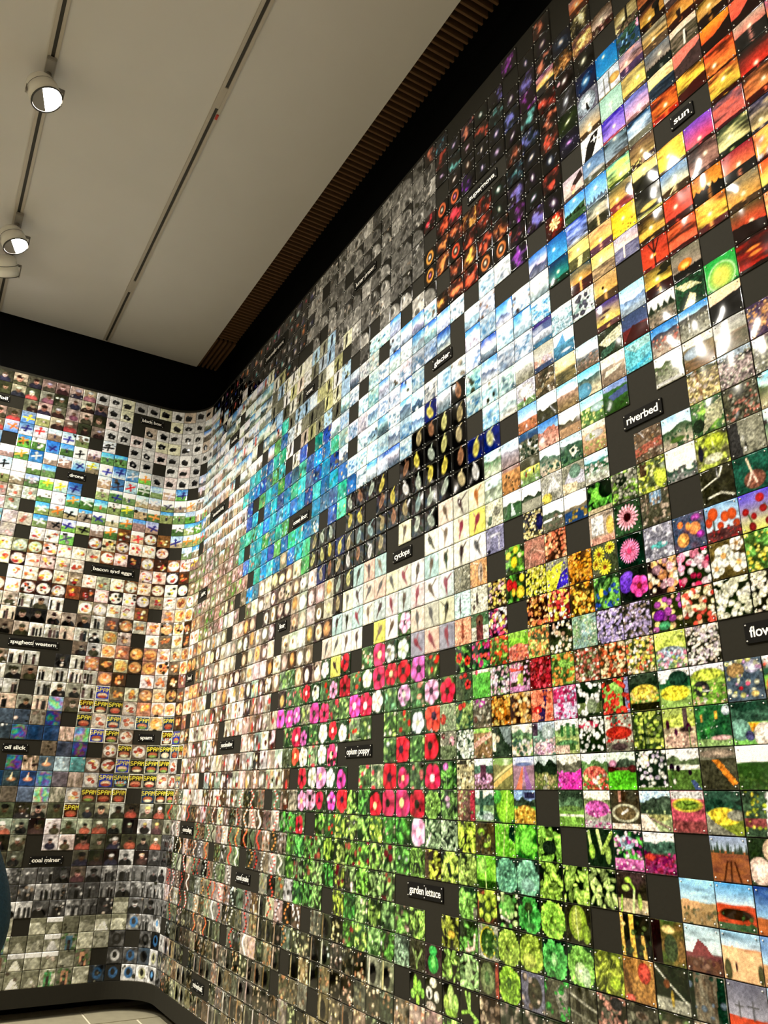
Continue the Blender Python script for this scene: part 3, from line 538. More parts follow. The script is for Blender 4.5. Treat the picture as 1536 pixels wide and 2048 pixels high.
GROUP = {'s': 'sun and sky prints round the sun plaque', 'x': 'space prints below the wall top', 'r': 'riverbed prints round the riverbed plaque', 'g': 'ice prints near the glacier plaque',
         'f': 'flower garden prints', 'l': 'lettuce prints near the garden lettuce plaque', 'p': 'plankton prints near the cyclops plaque', 'd': 'desert prints', 'w': 'woodland and fungus prints'}
TABLE = """
2|-2|s|S e64 e54 211 .3 -1 0 .1;h .1 .9 211|print of coral red sky above a black slope
2|-1|s|S a98 d76 222 .55 .5 .62 .1|print of pale pink dusk strip over a black plain
2|0|s|S 222 e32 311 .12 .5 .2 .3|print of dark sky with a red glow along its foot
2|1|s|S 532 f84 411 .25 .6 .5 .9|print of brown sky raked by orange streaks
2|2|s|S 446 db7 334 .1 .3 .3 .9|print of slate blue cloud with fanning golden rays
1|-3|s|S 541 ea5 210 .38 .45 .6 .6;e .55 .3 .03 .09 100;e .62 .3 .03 .08 100|print of amber sunset with two small figures by the water
1|-2|s|S f92 f52 211 .42 -1 0 .1;h .2 .7 211|print of bright orange sky behind a black hillside
1|-1|s|S d42 f83 411 .05 .3 .3 1|print of scarlet sky ribbed with fine clouds
1|0|s|S a42 fd4 310 .18 .5 .6 .9|print of golden burst between heavy brown clouds
1|1|s|S 545 e65 412 .12 -1 0 1|print of dusky rose clouds in long purple streaks
1|2|s|S 232 fe9 121 .2 .4 .5 1|print of pale lemon clouds over a near black sea
1|3|s|S 823 f74 222 .35 .5 .42 .1|print of crimson band over orange sky and black sea
1|4|s|S 776 fa4 432 .22 .5 .4 .3|print of grey sky melting into yellow above an orange sun
1|5|s|S 653 e42 211 .32 .6 .42 .2;h .5 .3 211|print of olive brown dusk with a red sun on a black ridge
1|6|s|S 311 b21 200 .1 -1 0 .8;e .5 .6 .22 .05 f83;e .55 .42 .2 .06 f83|print of dark red dusk with glowing orange boat shapes
1|8|r|N 435 c95 746;d 60 .04 a74 c96 546|print of rusty autumn trees on a purple rocky slope
1|9|r|R 999 655 887 .9 .1;d 90 .04 bbb 776 998|print of bare grey river stones in flat light
0|-5|s|S 9ab cba 433 .3 -1 0 .5|print of pale grey blue dusk with thin cloud
0|-4|s|S 631 fa4 311 .3 .5 .5 .7;e .42 .5 .05 .1 211;e .5 .5 .05 .1 211;v .4 .1 .13 .35 211|print of orange dusk with a couple embracing in silhouette
0|-3|s|S eca dcb 332 .72 -1 0 .2;q 332 876 .72;e .6 .4 .03 .14 100;l .5 .1 .55 .6 .06 eed|print of lone wader on a silver glittering beach
0|-2|s|S e76 e76 433 .45 -1 0 .05;h .35 .75 433|print of flat salmon sky over a dark grey ridge
0|-1|s|S b72 fd4 612 .3 -1 0 1;h .3 .5 411|print of molten gold cloud above a maroon hill
0|1|s|S 74c e45 311 .14 .5 .25 .1|print of violet sky turning red over a white sun
0|2|s|S 433 b87 322 .15 .6 .6 .8|print of mauve storm cloud with a dull gleam
0|3|s|S c72 f93 111 .38 .55 .48 .4;t 5 .14 111 .38|print of orange sky behind black palm tops
0|4|s|S e72 fc4 522 .22 .45 .5 .9|print of tangerine sky with rippled cloud and maroon shore
0|6|s|S 2a4 5b5 163 .05 -1 0 .1;a .5 .35 .42 .45 dd5|print of green sky with a glowing yellow arch
0|7|r|S eda fca 222 .62 -1 0 .05;h .55 .75 222|print of peach skyline over black hills
0|8|r|S aaa bba 876 .55 -1 0 .2;q 876 665 .5|print of dry grey lake bed under dull sky
0|9|r|R 9ab 222 988 .72 .18;e .6 .85 .3 .06 9ab;d 90 .04 bba 776 a99|print of gravel bed with a pale pool below dark trees
0|10|r|R 665 443 554 .9 .1;d 90 .05 998 443 b76;v 0 .3 .14 .7 443|print of dark river pebbles beside a thick trunk
0|11|r|Q 998 776 4;p 0 0 .35 0 .28 1 0 1 333;e .45 .25 .03 .12 222;v .38 .1 .08 .12 ddd|print of concrete channel wall with a tiny standing figure
0|12|r|Q 265 143 4;e .55 .3 .3 .25 854;l .4 .9 .5 .5 .04 eca;l .5 .5 .35 .2 .05 dba;l .5 .5 .6 .2 .04 dba|print of pale tangled roots on deep teal ground
0|13|f|S 54d ee6 cd5 0 -1 0 .1;l .2 .5 .35 .1 .02 352;l .7 .6 .9 .2 .02 352;e .16 .52 .1 .1 a22;e .6 .8 .12 .12 b22;e .65 .5 .1 .1 a22;e .38 .36 .08 .09 a22;e .3 .1 .1 .12 822;e .75 .15 .1 .1 822|print of round red tulips against a blue to yellow sky
0|14|f|Y 573 6a4 14;d 40 .05 ed4 fe6|print of green pods below a band of yellow bloom
0|15|f|D 221 .06 eec fed ddb|print of loose cream flowers on black soil
-1|-6|s|S 421 b63 210 .2 -1 0 .9|print of umber dusk barred with rust cloud
-1|-5|s|S 311 fb4 210 .3 .4 .4 .5;e .7 .75 .16 .14 100;v .62 .25 .2 .5 100|print of large black head shape against an amber sea
-1|-4|s|S 887 da5 543 .35 .45 .4 .7|print of grey gold sunset over a still lake
-1|-3|s|S 567 987 122 .35 .6 .62 .3;t 9 .1 111 .32|print of blue grey dusk above a black tree line
-1|-2|s|S fda fd8 345 .5 -1 0 .3;q 345 123 .5|print of peach sky over dark slate waves
-1|-1|s|S 511 f72 a21 .2 .55 .45 1|print of furnace red sunset with low cloud
-1|1|s|S fb4 fd4 432 .1 .4 .5 .6|print of butter yellow sky with one soft cloud
-1|2|s|S 58c eda 432 .28 .5 .4 .3;l .3 .1 .6 .35 .03 fd9|print of blue sky and a sun touching a sea pier
-1|3|s|S c42 d43 311 .22 .42 .55 .3|print of brick red sky with a small pale sun disc
-1|4|s|S d52 f64 411 .15 -1 0 .9|print of vermilion cloud bank over a dark shore
-1|5|s|S 665 987 111 .3 .5 .5 .4;e .45 .45 .25 .18 f82;e .45 .42 .14 .1 fc5;t 12 .07 111 .27|print of grey sky with an orange fireball over treetops
-1|6|r|Q 253 132 4;p 0 .9 .6 .8 .9 .55 .3 .6 cc9;p .2 0 .5 .45 .7 .3 .6 0 dc9|print of cream boulders in a dark green ravine
-1|7|r|H 38d 9cf 444 998 .72 .1;l .32 .2 .34 .8 .03 ddd;d 70 .03 bba 665|print of bare white trunk on a stony flat under blue sky
-1|8|r|S edc cdd 875 .75 -1 0 .1;e .3 .55 .3 .18 9ab;q 864 542 .35|print of brown pond mirroring pale sky
-1|9|r|R bcd 553 a96 .85 .15;l .3 .95 .42 .2 .07 864;d 50 .05 cba 875|print of riverbank with one leaning brown trunk
-1|10|r|N 353 8b4 464;p .3 0 1 .4 1 .9 .5 .7 aa8;d 40 .04 cc9 675;e .2 .3 .2 .2 232|print of pale cliff rising between green trees
-1|11|r|Y 885 ab4 16;e .5 .25 .3 .14 cca;e .6 .75 .3 .2 bc3;e .15 .5 .08 .25 223|print of rounded yellow bush above a pale boulder stream
-1|12|r|Q 443 221 6;l 0 .5 .6 .7 .03 ccb;l .6 .7 .7 .95 .04 ccb;l .2 .2 .6 .25 .04 ddc;l .6 .25 .95 .1 .04 ccb|print of bleached branches in dark still water
-1|13|f|S 7ad cde 533 .3 -1 0 .5;l .25 .1 .25 .6 .03 231;e .25 .75 .16 .18 d52;e .1 .55 .12 .14 c42;e .6 .6 .12 .15 d52;e .8 .62 .13 .16 d52;e .45 .38 .1 .11 c42;e .9 .35 .1 .1 b42;d 50 .03 a33 744|print of tall orange tulips against a cloudy sky
-1|14|f|F 763 eed c95 5 .3 .4 .6;f eed c95 5 .26 .8 .35;f eed c95 5 .24 .15 .3;f fed c95 5 .2 .8 .85|print of big cream white flowers with amber hearts
-1|15|f|D 231 .07 ffd eec ffe|print of dense lemon white blooms on dark green
-1|17|f|Q 567 345 4;e .3 .75 .25 .18 a85;e .75 .8 .2 .16 bbd;d 30 .05 ee8 c9c ddb;e .4 .3 .06 .05 c23;e .6 .4 .06 .05 d57;e .75 .15 .1 .07 ec7|print of flowers over grey paving with red and yellow blooms
-1|18|f|B 243 354 7b5 e92 .4 .1;e .2 .35 .3 .25 7a9;e .85 .2 .3 .3 fed;e .45 .2 .12 .12 558|print of mixed border curving beside a cream path
-1|19|f|S fff eee 463 .62 -1 0 0;d 40 .12 122 243;v 0 0 1 .6 352;d 120 .05 463 352 573|print of clipped green hedge below white sky and dark boughs
-1|20|f|Q 343 575 3;v 0 .2 1 .2 844;p .55 .05 .95 .05 .9 .6 .6 .6 eee;p .5 .6 1 .6 .75 .85 .7 .85 ddd;e .75 .9 .15 .1 fff;d 30 .04 dc4 ab3|print of white stone garden lantern beside a dark tree
-1|21|f|Q 343 231 3;e .6 .75 .22 .25 eca;e .25 .3 .3 .3 fdc;e .8 .2 .2 .2 622;e .85 .6 .2 .3 311|print of person in pale top holding dark red bloom
-1|22|d|S 138 9ce b63 .35 -1 0 .4|print of deep blue sky over a burnt orange dune
-1|23|d|S 47c bde c96 .45 -1 0 .4|print of mid blue sky above pale orange sand
-2|-6|s|S 542 ed9 221 .15 .4 .5 .5;l .55 0 .55 1 .08 111;d 40 .07 332 654|print of bare trunk against golden backlit leaves
-2|-5|s|Q 357 246 4;p .3 1 1 1 1 .6 .6 .75 e9b;l .4 .9 .1 .1 .06 7ad;l .5 .9 .4 .1 .05 7ad;d 20 .1 243 354|print of blue light rays falling through misty trees
-2|-4|s|S 779 fa9 435 .35 .3 .5 .9|print of lilac dusk with a pink cloud bank
-2|-3|s|S 875 fd6 543 .15 .7 .5 .6|print of grey brown cloud edged with warm gold
-2|-2|s|S 67d fab 755 .15 .6 .3 .4|print of periwinkle sky fading to candy pink
-2|-1|s|S 147 cde 665 .3 -1 0 1|print of feathered white cirrus on deep blue
-2|0|s|S 433 b95 322 .25 .5 .5 .4;d 24 .03 fe8 ed7|print of sun rays splintering over brown water
-2|1|s|S eb6 fd8 332 .55 .5 .75 .5;q 332 111 .5|print of gold sky above tumbled black cloud
-2|2|s|S 222 554 aa5 .1 -1 0 .9;e .5 .3 .35 .1 ec6|print of black storm cloud split by a golden gap
-2|3|s|S 432 fb4 321 .2 .5 .45 1|print of dark amber sunset with a spear of light
-2|4|s|S a32 d42 511 .12 .4 .45 .3;l .5 0 .5 1 .04 200;l .5 .5 .3 .95 .03 200;l .5 .5 .7 .95 .03 200;e .5 .45 .07 .06 fa4|print of bare tree in black on a deep red sky
-2|5|s|S 542 fc4 311 .38 .5 .55 .5;e .85 .85 .25 .12 221;e .7 .7 .2 .06 221;e .55 .15 .05 .1 fc5|print of sunken gold sun framed by a leafy branch
-2|6|r|H eee ddd 665 876 .55 .06;t 4 .3 232 .5;d 40 .03 998 554|print of dark firs on a brown meadow below white sky
-2|7|r|H 27c 6ae 334 a98 .72 .12;d 60 .04 cba 976 b65|print of wide pebble wash under strong blue sky
-2|8|r|H eee ffe 453 998 .65 .3;d 60 .03 aa9 665;v 0 .04 1 .1 bbb|print of scree slope with a low railing at its foot
-2|10|r|H 9cf dee 353 ba9 .6 .15;d 40 .04 464 353;e .5 .2 .25 .08 573|print of sandy bed with green scrub and light blue sky
-2|11|r|H eed eed 243 888 .42 .3;d 40 .05 aaa 666 354|print of white sky, leaning dark trees and grey boulders
-2|13|f|Q 645 357 3;e .3 .3 .2 .2 fa5;e .7 .55 .18 .18 f95;e .25 .75 .1 .1 e73;e .5 .65 .08 .12 f94;e .75 .85 .15 .1 a4a;e .85 .35 .12 .1 a3a|print of soft focus orange blooms on teal and purple
-2|14|f|D 231 .1 fde f8a fff c25|print of white blossoms streaked with hot pink
-2|15|f|D 442 .08 e54 fc9 fed d43 eda|print of peach, cream and red blooms packed together
-2|16|f|D 332 .045 eed dcb cbc|print of carpet of tiny off white florets
-2|17|f|B dde 8a4 693 bc4 .75 .15;e .3 .4 .25 .2 333;l .3 .35 .6 .33 .02 ccc;e .35 .1 .1 .08 ddc;d 40 .04 ad5 ca8|print of shrubby garden round a dark pond
-2|18|f|N 253 4a4 363;v .58 .65 .08 .2 ea3;v .15 .6 .07 .18 a73;e .9 .85 .12 .12 def;v 0 0 1 .18 8a6;e .7 .2 .3 .06 daa|print of green trees behind a yellow traffic light
-2|19|f|Q 443 332 3;p 0 .7 1 .75 1 1 0 1 665;e .5 .85 .5 .1 987;p .35 .7 .55 .7 1 .15 .85 .1 c72;p .6 .65 1 .7 1 .3 .8 .4 443|print of dark curving road edged by an orange flower strip
-2|20|f|B 354 243 893 ec3 .42 .2;p 0 0 .8 0 .2 .3 0 .5 887;e .85 .45 .25 .12 998|print of broad yellow flower curve beside a drive
-2|21|d|S 89b bcd a63 .68 -1 0 .1;t 14 .2 343 .66;q a63 743 .62;l .5 .0 .55 .45 .03 421;l .3 0 .45 .45 .03 421;l .75 0 .65 .45 .03 421|print of ploughed rust brown field below a row of firs
-2|22|d|S 49d def b42 .55 -1 0 .1;e .5 .35 .42 .12 321;v 0 0 1 .15 464;d 20 .03 573 353|print of red earth with a broad tree shadow and grass
-2|23|d|S 8bd cde ea7 .68 -1 0 .5;p 0 .65 .3 .7 1 .55 1 0 0 0 eb8;e .12 .2 .1 .22 553;e .95 .2 .08 .2 553;e .35 .28 .03 .1 422|print of smooth orange dune crossed by one walker
-2|24|d|S 667 aab c42 .32 -1 0 .1;l .3 .3 .3 .6 .02 555;l .65 .3 .65 .65 .02 555;l .2 .52 .4 .52 .015 555;l .52 .55 .78 .55 .015 555|print of grey sky with pylons over red ground
-3|-7|s|S 432 ecb 422 .3 .5 .5 .6;d 20 .06 876 432|print of white hot glow behind brown haze
-3|-5|s|S 06b 29d 026 0 .4 .75 .1|print of electric blue water lit from above
-3|-4|s|S bcd dde a96 .05 -1 0 .3;e .75 .45 .25 .2 da5;l .3 0 .3 .8 .03 665;l .55 0 .55 .9 .04 665|print of pale foggy tree stems with an orange glow
-3|-3|s|S 9cb acb 8ba 0 .5 .45 .1;l .5 .45 .5 .1 .02 efe|print of misty aqua sky round a white sun
-3|-2|s|S 21a a8e 934 .1 .55 .4 .7|print of indigo sky with a white violet plume
-3|-1|s|S 578 9ab 543 .2 .5 .9 .7|print of grey blue cloud layers pierced from above
-3|0|s|S 6ba de6 341 .15 .6 .3 .9|print of jade and lime streaked evening sky
-3|1|s|S 664 fb5 833 .3 .35 .42 .4;e .85 .55 .15 .2 221|print of olive dusk with a star sun beside a dark tree
-3|2|s|S ea1 fd3 d81 0 .5 .55 .2;d 14 .025 741|print of blazing yellow sun with spokes and birds
-3|3|s|S 99b fcb 335 .5 .4 .62 .3;q 446 88a .5;l .4 .1 .42 .5 .05 edc|print of mauve sea with a bright sun track
-3|5|r|H 9df cef 68b 9ab .5 .25;v 0 0 1 .2 89a|print of ice blue mountains above a pale lake
-3|6|r|S 346 458 622 .5 -1 0 .1;p 0 0 1 0 1 .4 .4 .55 411|print of navy water over a dark rust foreshore
-3|7|r|Q 6bc 4ab 4;p 0 .9 1 1 1 .7 .4 .6 8bb;p 0 .1 .6 .2 1 .4 1 .2 .4 0 39b|print of turquoise braided delta from above
-3|10|r|Q 765 543 6;p 0 .45 1 .6 1 .3 0 .2 954;d 50 .04 a98 775 864|print of brown and red rocks with dry reeds
-3|11|r|Y 785 bc4 16;v .1 .55 .25 .45 432;d 40 .05 cc8 564;e .8 .35 .2 .3 cd4|print of stream between lime green bushes and a dark trunk
-3|12|r|Q 554 332 5;v .35 .6 .4 .4 68a;v .42 .6 .03 .4 cde;v .55 .6 .03 .4 bcd;v .65 .6 .03 .4 cde;v .2 .5 .03 .5 dca;d 40 .05 a98 765|print of narrow waterfall behind wet rocks
-3|13|r|Q 99a 667 6;e .5 .4 .3 .1 5bb;d 60 .07 aab 778 dde|print of grey boulders round a turquoise pool
-3|14|f|D 322 .1 fec fdb fa6 c9a|print of little cream daisies on dark purple
-3|15|f|Q 341 221 4;d 26 .09 c6b fc9 fe8 a4a;e .25 .45 .2 .15 82a;e .4 .15 .2 .12 496|print of violet stocks among yellow and pink blooms
-3|16|f|B cd6 bc5 796 9ab .4 .2;d 50 .05 ac6 dbc 8ac e8a ee8|print of pastel spring border with leafy clumps
-3|17|f|B eee 253 8a5 ed3 .38 .2;e .65 .75 .3 .2 243;v .05 .65 .2 .15 eee|print of bright yellow bushes before a white hut
-3|18|f|B 9a5 bc5 ba8 b98 .2 .2;v .65 .5 .14 .5 544;e .72 .45 .2 .06 433;e .15 .6 .06 .12 413;e .4 .4 .05 .09 413;e .8 .5 .07 .12 413;l .8 0 .8 .5 .015 473|print of plum tulips before a stone urn
-3|19|f|B eee 564 573 fff .55 .06;v 0 .5 1 .1 eed;e .15 .55 .08 .1 212;e .35 .52 .07 .08 212;e .7 .42 .06 .07 212;l .15 0 .15 .5 .015 473;p .7 .25 .8 .25 1 0 .8 0 458;e .2 .2 .05 .07 eed|print of near black tulips before a white temple lawn
-3|20|f|Q c56 a45 8;v 0 0 1 .28 844;v 0 .8 1 .2 bbb;e .5 .66 .46 .17 ed4;e .5 .66 .36 .12 793;l .5 .66 .75 .7 .02 231;l .5 .66 .4 .72 .02 231|print of floral clock, yellow ring on pink bedding
-3|22|d|S 8cf cef b96 .5 -1 0 .3;p .05 .55 .55 .5 .6 .35 .05 .3 da7;d 40 .04 664 986 a85|print of sandstone cliff above desert scrub
-3|23|d|S acd eff 744 .42 -1 0 .6;p .15 .35 .4 .72 .6 .6 .8 .38 844;v 0 0 1 .3 643;d 20 .05 533 865|print of red pointed butte below streaky cloud
-3|24|w|K 887 543;v 0 0 .14 1 121;p .72 0 1 0 1 1 .8 1 132;d 10 .06 678 354|print of pale splintered stump against dark leaves
-4|-8|x|N 110 ed9 543|print of scattered gold dust star cloud on black
-4|-7|x|N 533 fd7 c84|print of honey gold nebula with a bright heart
-4|-6|x|G 111 ffd 443|print of small white fuzzy glow in blackness
-4|-5|x|G 013 cef 38c|print of tilted electric blue spiral galaxy
-4|-4|s|Q 778 556 2;e .45 .5 .45 .48 9ab;e .45 .55 .25 .3 def;p .45 .1 .6 .1 .5 .5 .42 .5 111|print of raised arm silhouette in a pale round halo
-4|-3|s|S 789 ca7 432 .25 .5 .45 .2;e .5 .25 .12 .12 fec|print of blue grey sky ending in a soft gold orb
-4|-2|s|Q fff eee 2;p .1 0 .5 0 .75 .5 .85 .95 .55 .9 .3 .6 111;e .65 .65 .07 .07 fff;l .5 .65 .8 .65 .02 fff;l .65 .5 .65 .8 .02 fff|print of black cupped hand holding a white star sun
-4|-1|s|S 358 8ac 554 .3 .3 .75 .3;e .6 .3 .4 .1 bbb|print of steel blue sky with grey cloud ridges
-4|0|s|S 38d 9cf 678 .12 .5 .6 .1;t 6 .18 456 .12|print of clear blue sky and sun over frosty twigs
-4|1|s|S 566 dca 332 .4 .5 .5 .9;l .5 .05 .5 .4 .05 eb7|print of silver cloud over a dark gleaming sea
-4|2|s|S ea7 fb5 534 .3 .5 .4 .4|print of apricot sky in soft flat layers
-4|3|s|S eb5 fe9 543 .45 .45 .62 .3;q 654 ca7 .42|print of creamy sunset over rippled beach surf
-4|4|s|S b96 fb5 432 .32 .5 .38 .3;e .4 .55 .05 .06 211|print of copper dusk with one dark floating dot
-4|5|s|S 438 fd5 533 .2 .5 .4 .2;e .4 .62 .25 .05 423;e .3 .45 .12 .04 534|print of violet sky fading to yellow with loose clouds
-4|6|r|Q 343 221 3;p 0 .6 1 .9 1 .5 .4 .3 cca;p 0 0 .6 .1 .8 .4 .1 .3 354|print of dark rock above a green and cream river bend
-4|7|r|H ddc eed a98 765 .65 .05;p .2 .5 .9 .55 .7 .4 .1 .3 ccb|print of grey brown braided shallows in haze
-4|8|r|H 68c 89c 363 241 .8 .1;p .2 .6 1 .75 1 .5 .4 .4 458|print of dark green meadow round a blue tarn
-4|11|r|Y 453 8b4 12;e .4 .75 .25 .2 121;d 60 .06 bba 776 998|print of rocky creek under a bright green tree
-4|12|f|F 353 e9a 311 18 .42 .5 .52 .14|print of pink coneflower with a dark brown centre
-4|13|f|F 132 f7a e36 26 .38 .48 .5 .08|print of frilled pink dahlia on dark leaves
-4|14|f|Q 232 111 3;e .22 .6 .26 .3 63c;e .3 .8 .2 .14 74d;f f4a 722 5 .33 .7 .42|print of purple and hot pink trumpet flowers
-4|15|f|D 443 .05 bad a9c cbe 876|print of pale lilac flowers on grey green stems
-4|16|f|D 563 .05 ed5 eda e64 fed cb6|print of meadow mix speckled yellow, white and red
-4|17|f|B 343 232 5a4 ec4 .5 .2;d 60 .05 ec4 dc6 fd8;v 0 0 1 .22 221|print of golden flower mounds above dark soil
-4|18|f|Q 342 231 4;d 80 .06 9b4 bc5 785;l .4 0 .4 .8 .025 121|print of yellow green shrubs behind a thin post
-4|19|f|Q 121 232 3;v .2 .6 .25 .3 cb6;l .25 .9 .28 1 .02 ddd;d 70 .05 eed dce fff;v 0 0 1 .08 573|print of white flowers and a hanging straw bucket
-4|20|f|B bdf 454 9a7 885 .35 .1;p 0 0 .6 0 .2 .45 0 .5 edc;t 5 .3 343 .45;p .2 .4 1 .1 1 .02 .3 .3 876|print of tree lined promenade with a pale path
-4|21|f|B eee 465 454 923 .35 .12;v 0 0 1 .3 836;d 60 .05 b37 924 715;e .2 .4 .2 .08 d43|print of crimson carpet bed in a green park
-4|23|w|Q 863 352 3;v 0 0 .32 1 211;e .55 .8 .2 .1 fd8;e .6 .4 .2 .3 453|print of blurred amber wood with a dark trunk
-4|24|w|Q 121 332 4;v 0 0 1 .3 998;l 0 .95 .6 .5 .03 ccb;l .6 .5 .95 .25 .03 ccb;e .5 .3 .05 .18 db4;e .35 .6 .1 .1 742|print of dark forest floor crossed by a white twig
-5|-8|x|G 012 fed 457|print of oval navy galaxy with a cream core
-5|-7|x|N 110 d95 842|print of rust coloured craggy nebula
-5|-6|x|G 100 fff 433;e .2 .6 .1 .1 c9a|print of twin blurred stars, one white one pink
-5|-5|x|G 222 def 99a|print of ghostly eye shaped galaxy with blue pupil
-5|-4|x|G 120 ffd 563|print of pale yellow oval glow ringed in green
-5|-3|x|G 112 d9e 436|print of thin lilac edge on galaxy
-5|-1|s|S bab dcb 433 .15 -1 0 .2;p .4 .3 1 .6 .9 .95 .5 .6 322;e .5 .4 .12 .1 e98;e .5 .2 .08 .08 fe9|print of hand cupped over a peach setting sun
-5|0|s|S 27d 8cf 352 .4 .5 .85 .2;h .3 .6 353;t 5 .15 121 .3|print of vivid blue sky and sun above a green hill
-5|1|s|S 24b bcf 998 .1 -1 0 1|print of royal blue sky brushed with white cloud
-5|2|s|S ca6 fd7 553 .45 .5 .7 .6;p .4 0 .6 0 .7 .4 .5 .4 dc8|print of golden valley with a winding bright river
-5|3|s|S 245 fa4 422 .42 .5 .5 .3;l .5 .05 .5 .4 .08 fa5|print of navy sky over a fiery orange horizon
-5|4|g|I 688 bcc eee;d 14 .08 445|print of grey glacier surf with wet black rocks
-5|6|r|H acd eef 789 654 .55 .2;e .4 .65 .35 .15 fff;d 40 .04 a87 665|print of snowy peak over a stony lake shore
-5|7|r|H 5bf aef 355 cb9 .7 .12;e .2 .25 .4 .3 59b|print of sand spit curling round blue shallows
-5|8|r|H 8df cee 473 574 .65 .1;e .75 .5 .3 .15 acc;d 24 .05 ee9 cd7|print of green coast dotted with cream flowers
-5|9|r|H ddc dcb ca8 975 .75 .1;e .5 .6 .4 .15 ccc;d 24 .04 ab6|print of tawny sandbars beside a pale river
-5|10|r|H cef 8ce 265 ccb .72 .12;v 0 .4 1 .2 253;d 60 .05 ddd 998|print of teal hills above white river rocks
-5|11|r|Y 232 5a3 12;e .4 .6 .25 .25 7c4;e .8 .7 .3 .3 121;v 0 0 1 .15 ba8|print of sunlit leaves in a black green thicket
-5|12|r|Q ba9 876 4;v .1 .3 .5 .6 ddd;e .85 .5 .15 .3 db5;v 0 0 1 .22 b87|print of veil waterfall behind yellow autumn twigs
-5|13|f|Q 554 342 4;f ed3 842 14 .24 .3 .7;f ed3 842 14 .2 .75 .82;f ed3 842 14 .26 .5 .25;f ec3 842 14 .17 .15 .4|print of four yellow daisies with orange eyes
-5|14|f|Y 353 6a4 18;e .3 .5 .1 .13 fe3;d 20 .06 35b 24a|print of single yellow tulip among blue and green
-5|15|f|D 443 .045 a9d bae 98c dce|print of thick bank of lavender florets
-5|16|f|D 542 .055 d63 fc9 eda c53|print of coral red wildflowers in dry grass
-5|17|f|Q 332 221 3;p .1 .1 .75 .05 .8 1 .05 .75 8b5;v .85 0 .15 1 88b;d 60 .06 d32 e43|print of wedge of scarlet tulips beside a lilac path
-5|18|f|Q ccb 998 3;v .3 .65 .2 .35 454;e .5 .5 .48 .18 c32;d 40 .04 d43 b22;v 0 0 1 .25 776;e .5 .12 .3 .1 544|print of round planter heaped with red flowers
-5|19|f|B cdc 454 6b3 633 .55 .05;v 0 0 1 .5 5b2;e .2 .7 .15 .1 c8a;e .9 .55 .15 .1 522;e .1 .55 .2 .08 411|print of smooth vivid green lawn with dark bushes
-5|20|f|Q 321 443 3;v 0 0 1 .15 dcb;v .3 .7 .1 .3 a76;e .5 .42 .48 .24 ddb;e .5 .42 .38 .18 764;l .4 .4 .6 .5 .05 eee|print of round ornamental basin ringed by white stone
-5|21|f|Y 243 5b4 14;e .45 .7 .28 .18 acd;e .45 .7 .08 .06 567;v 0 0 1 .3 c6a;d 50 .05 d7b fcd a38|print of pale blue dish above magenta flowers
-5|22|w|Q 433 221 2;v 0 0 1 .35 a97;l .5 0 .6 .6 .05 bd8;l .6 .6 .4 .85 .05 9c4;e .4 .8 .12 .07 ad4;e .3 .6 .14 .08 bd6;l .1 0 .15 .4 .05 9c4;e .75 .3 .07 .2 ac5|print of two leaved seedling in low light
-5|23|w|Q 221 111 3;l .1 0 .05 1 .1 eb5;l .45 0 .4 1 .14 eb4;l .8 0 .75 .5 .09 eb5;e .1 .75 .1 .06 ec7;d 20 .05 563 342|print of yellow antler fungus on dark moss
-5|24|w|K b84 642;e .7 .7 .2 .24 c43;e .7 .7 .16 .2 e54;e .2 .08 .16 .08 e65|print of scarlet cup fungus on rotting wood
-5|25|w|D 332 .08 554 443 665;e .5 .75 .2 .1 876;e .5 .75 .12 .06 432|print of brown gilled mushroom in dark litter
-6|0|x|N 311 d42 811;f fc8 fe9 8 .3 .5 .55|print of orange star burst over dark red haze
-6|1|s|S 15a 4ae 26b 0 .35 .5 .1|print of plain bright blue sky with a white sun
-6|2|s|S 036 287 132 .22 .5 .45 .2|print of deep teal dusk with a small yellow sun
-6|4|g|I 478 9bc def;e .55 .6 .3 .2 bde|print of ridged blue grey iceberg on dark sea
-6|5|g|H cdd dee 59b 368 .55 .1;p .1 .5 .5 .9 .6 .5 59c;e .6 .2 .25 .06 cde|print of blue shadowed berg towering over ice floes
-6|6|r|S dca fd9 985 .5 .5 .7 .4;q 985 443 .45|print of hazy gold riverbank mirrored in still water
-6|7|r|H 7bd def a87 764 .6 .12;e .5 .8 .4 .1 fff|print of tan canyon floor under puffy white cloud
-6|8|r|H ffe eed 443 a87 .55 .25;v 0 0 1 .35 a86|print of torn white cloud above brown water
-6|9|r|H acd cde 354 464 .7 .15;p .4 .5 .7 .6 .9 .2 .6 .1 ddc;d 30 .06 243 465|print of steep green gorge with a white stream
-6|10|r|Q 998 776 4;p 0 .3 .5 .95 1 .6 1 .2 aab;p 0 0 .6 0 .7 .3 0 .4 cb9;e .6 .7 .25 .25 687|print of giant grey boulder with a sandy hollow
-6|11|r|H def eef 875 247 .5 .15;v 0 0 1 .38 247;d 14 .06 b94 873|print of dark blue river below amber bank
-6|13|f|D 642 .055 e92 fb3 fa4 c71|print of tight mass of orange marigolds
-6|14|f|D 431 .06 fb3 ec5 d82 542|print of amber daisies with brown shadows
-6|15|f|Q 796 8ab 4;d 60 .035 eed 9b7 cdb|print of dreamy blue green meadow with white specks
-6|16|f|D 653 .05 b43 eed d98 a54 896|print of red and white flowers over reddish grass
-6|17|f|Q 121 453 3;v 0 .1 1 .3 674;d 30 .07 fff eee;e .6 .3 .2 .2 897|print of white blossom spray in front of gloom
-6|18|f|Q 121 231 3;e .4 .78 .4 .12 c35;d 60 .055 fff eee|print of white tulip crowd below a red row
-6|19|f|B dee 574 473 d65 .4 .25;d 60 .05 e64 fc7 fed 8a5 d44|print of rainbow border in front of misty poplars
-6|20|f|B eed 785 998 c5a .52 .22;v 0 0 1 .2 aaa;d 40 .03 e9c b48|print of pink domed flower bed beside grey paving
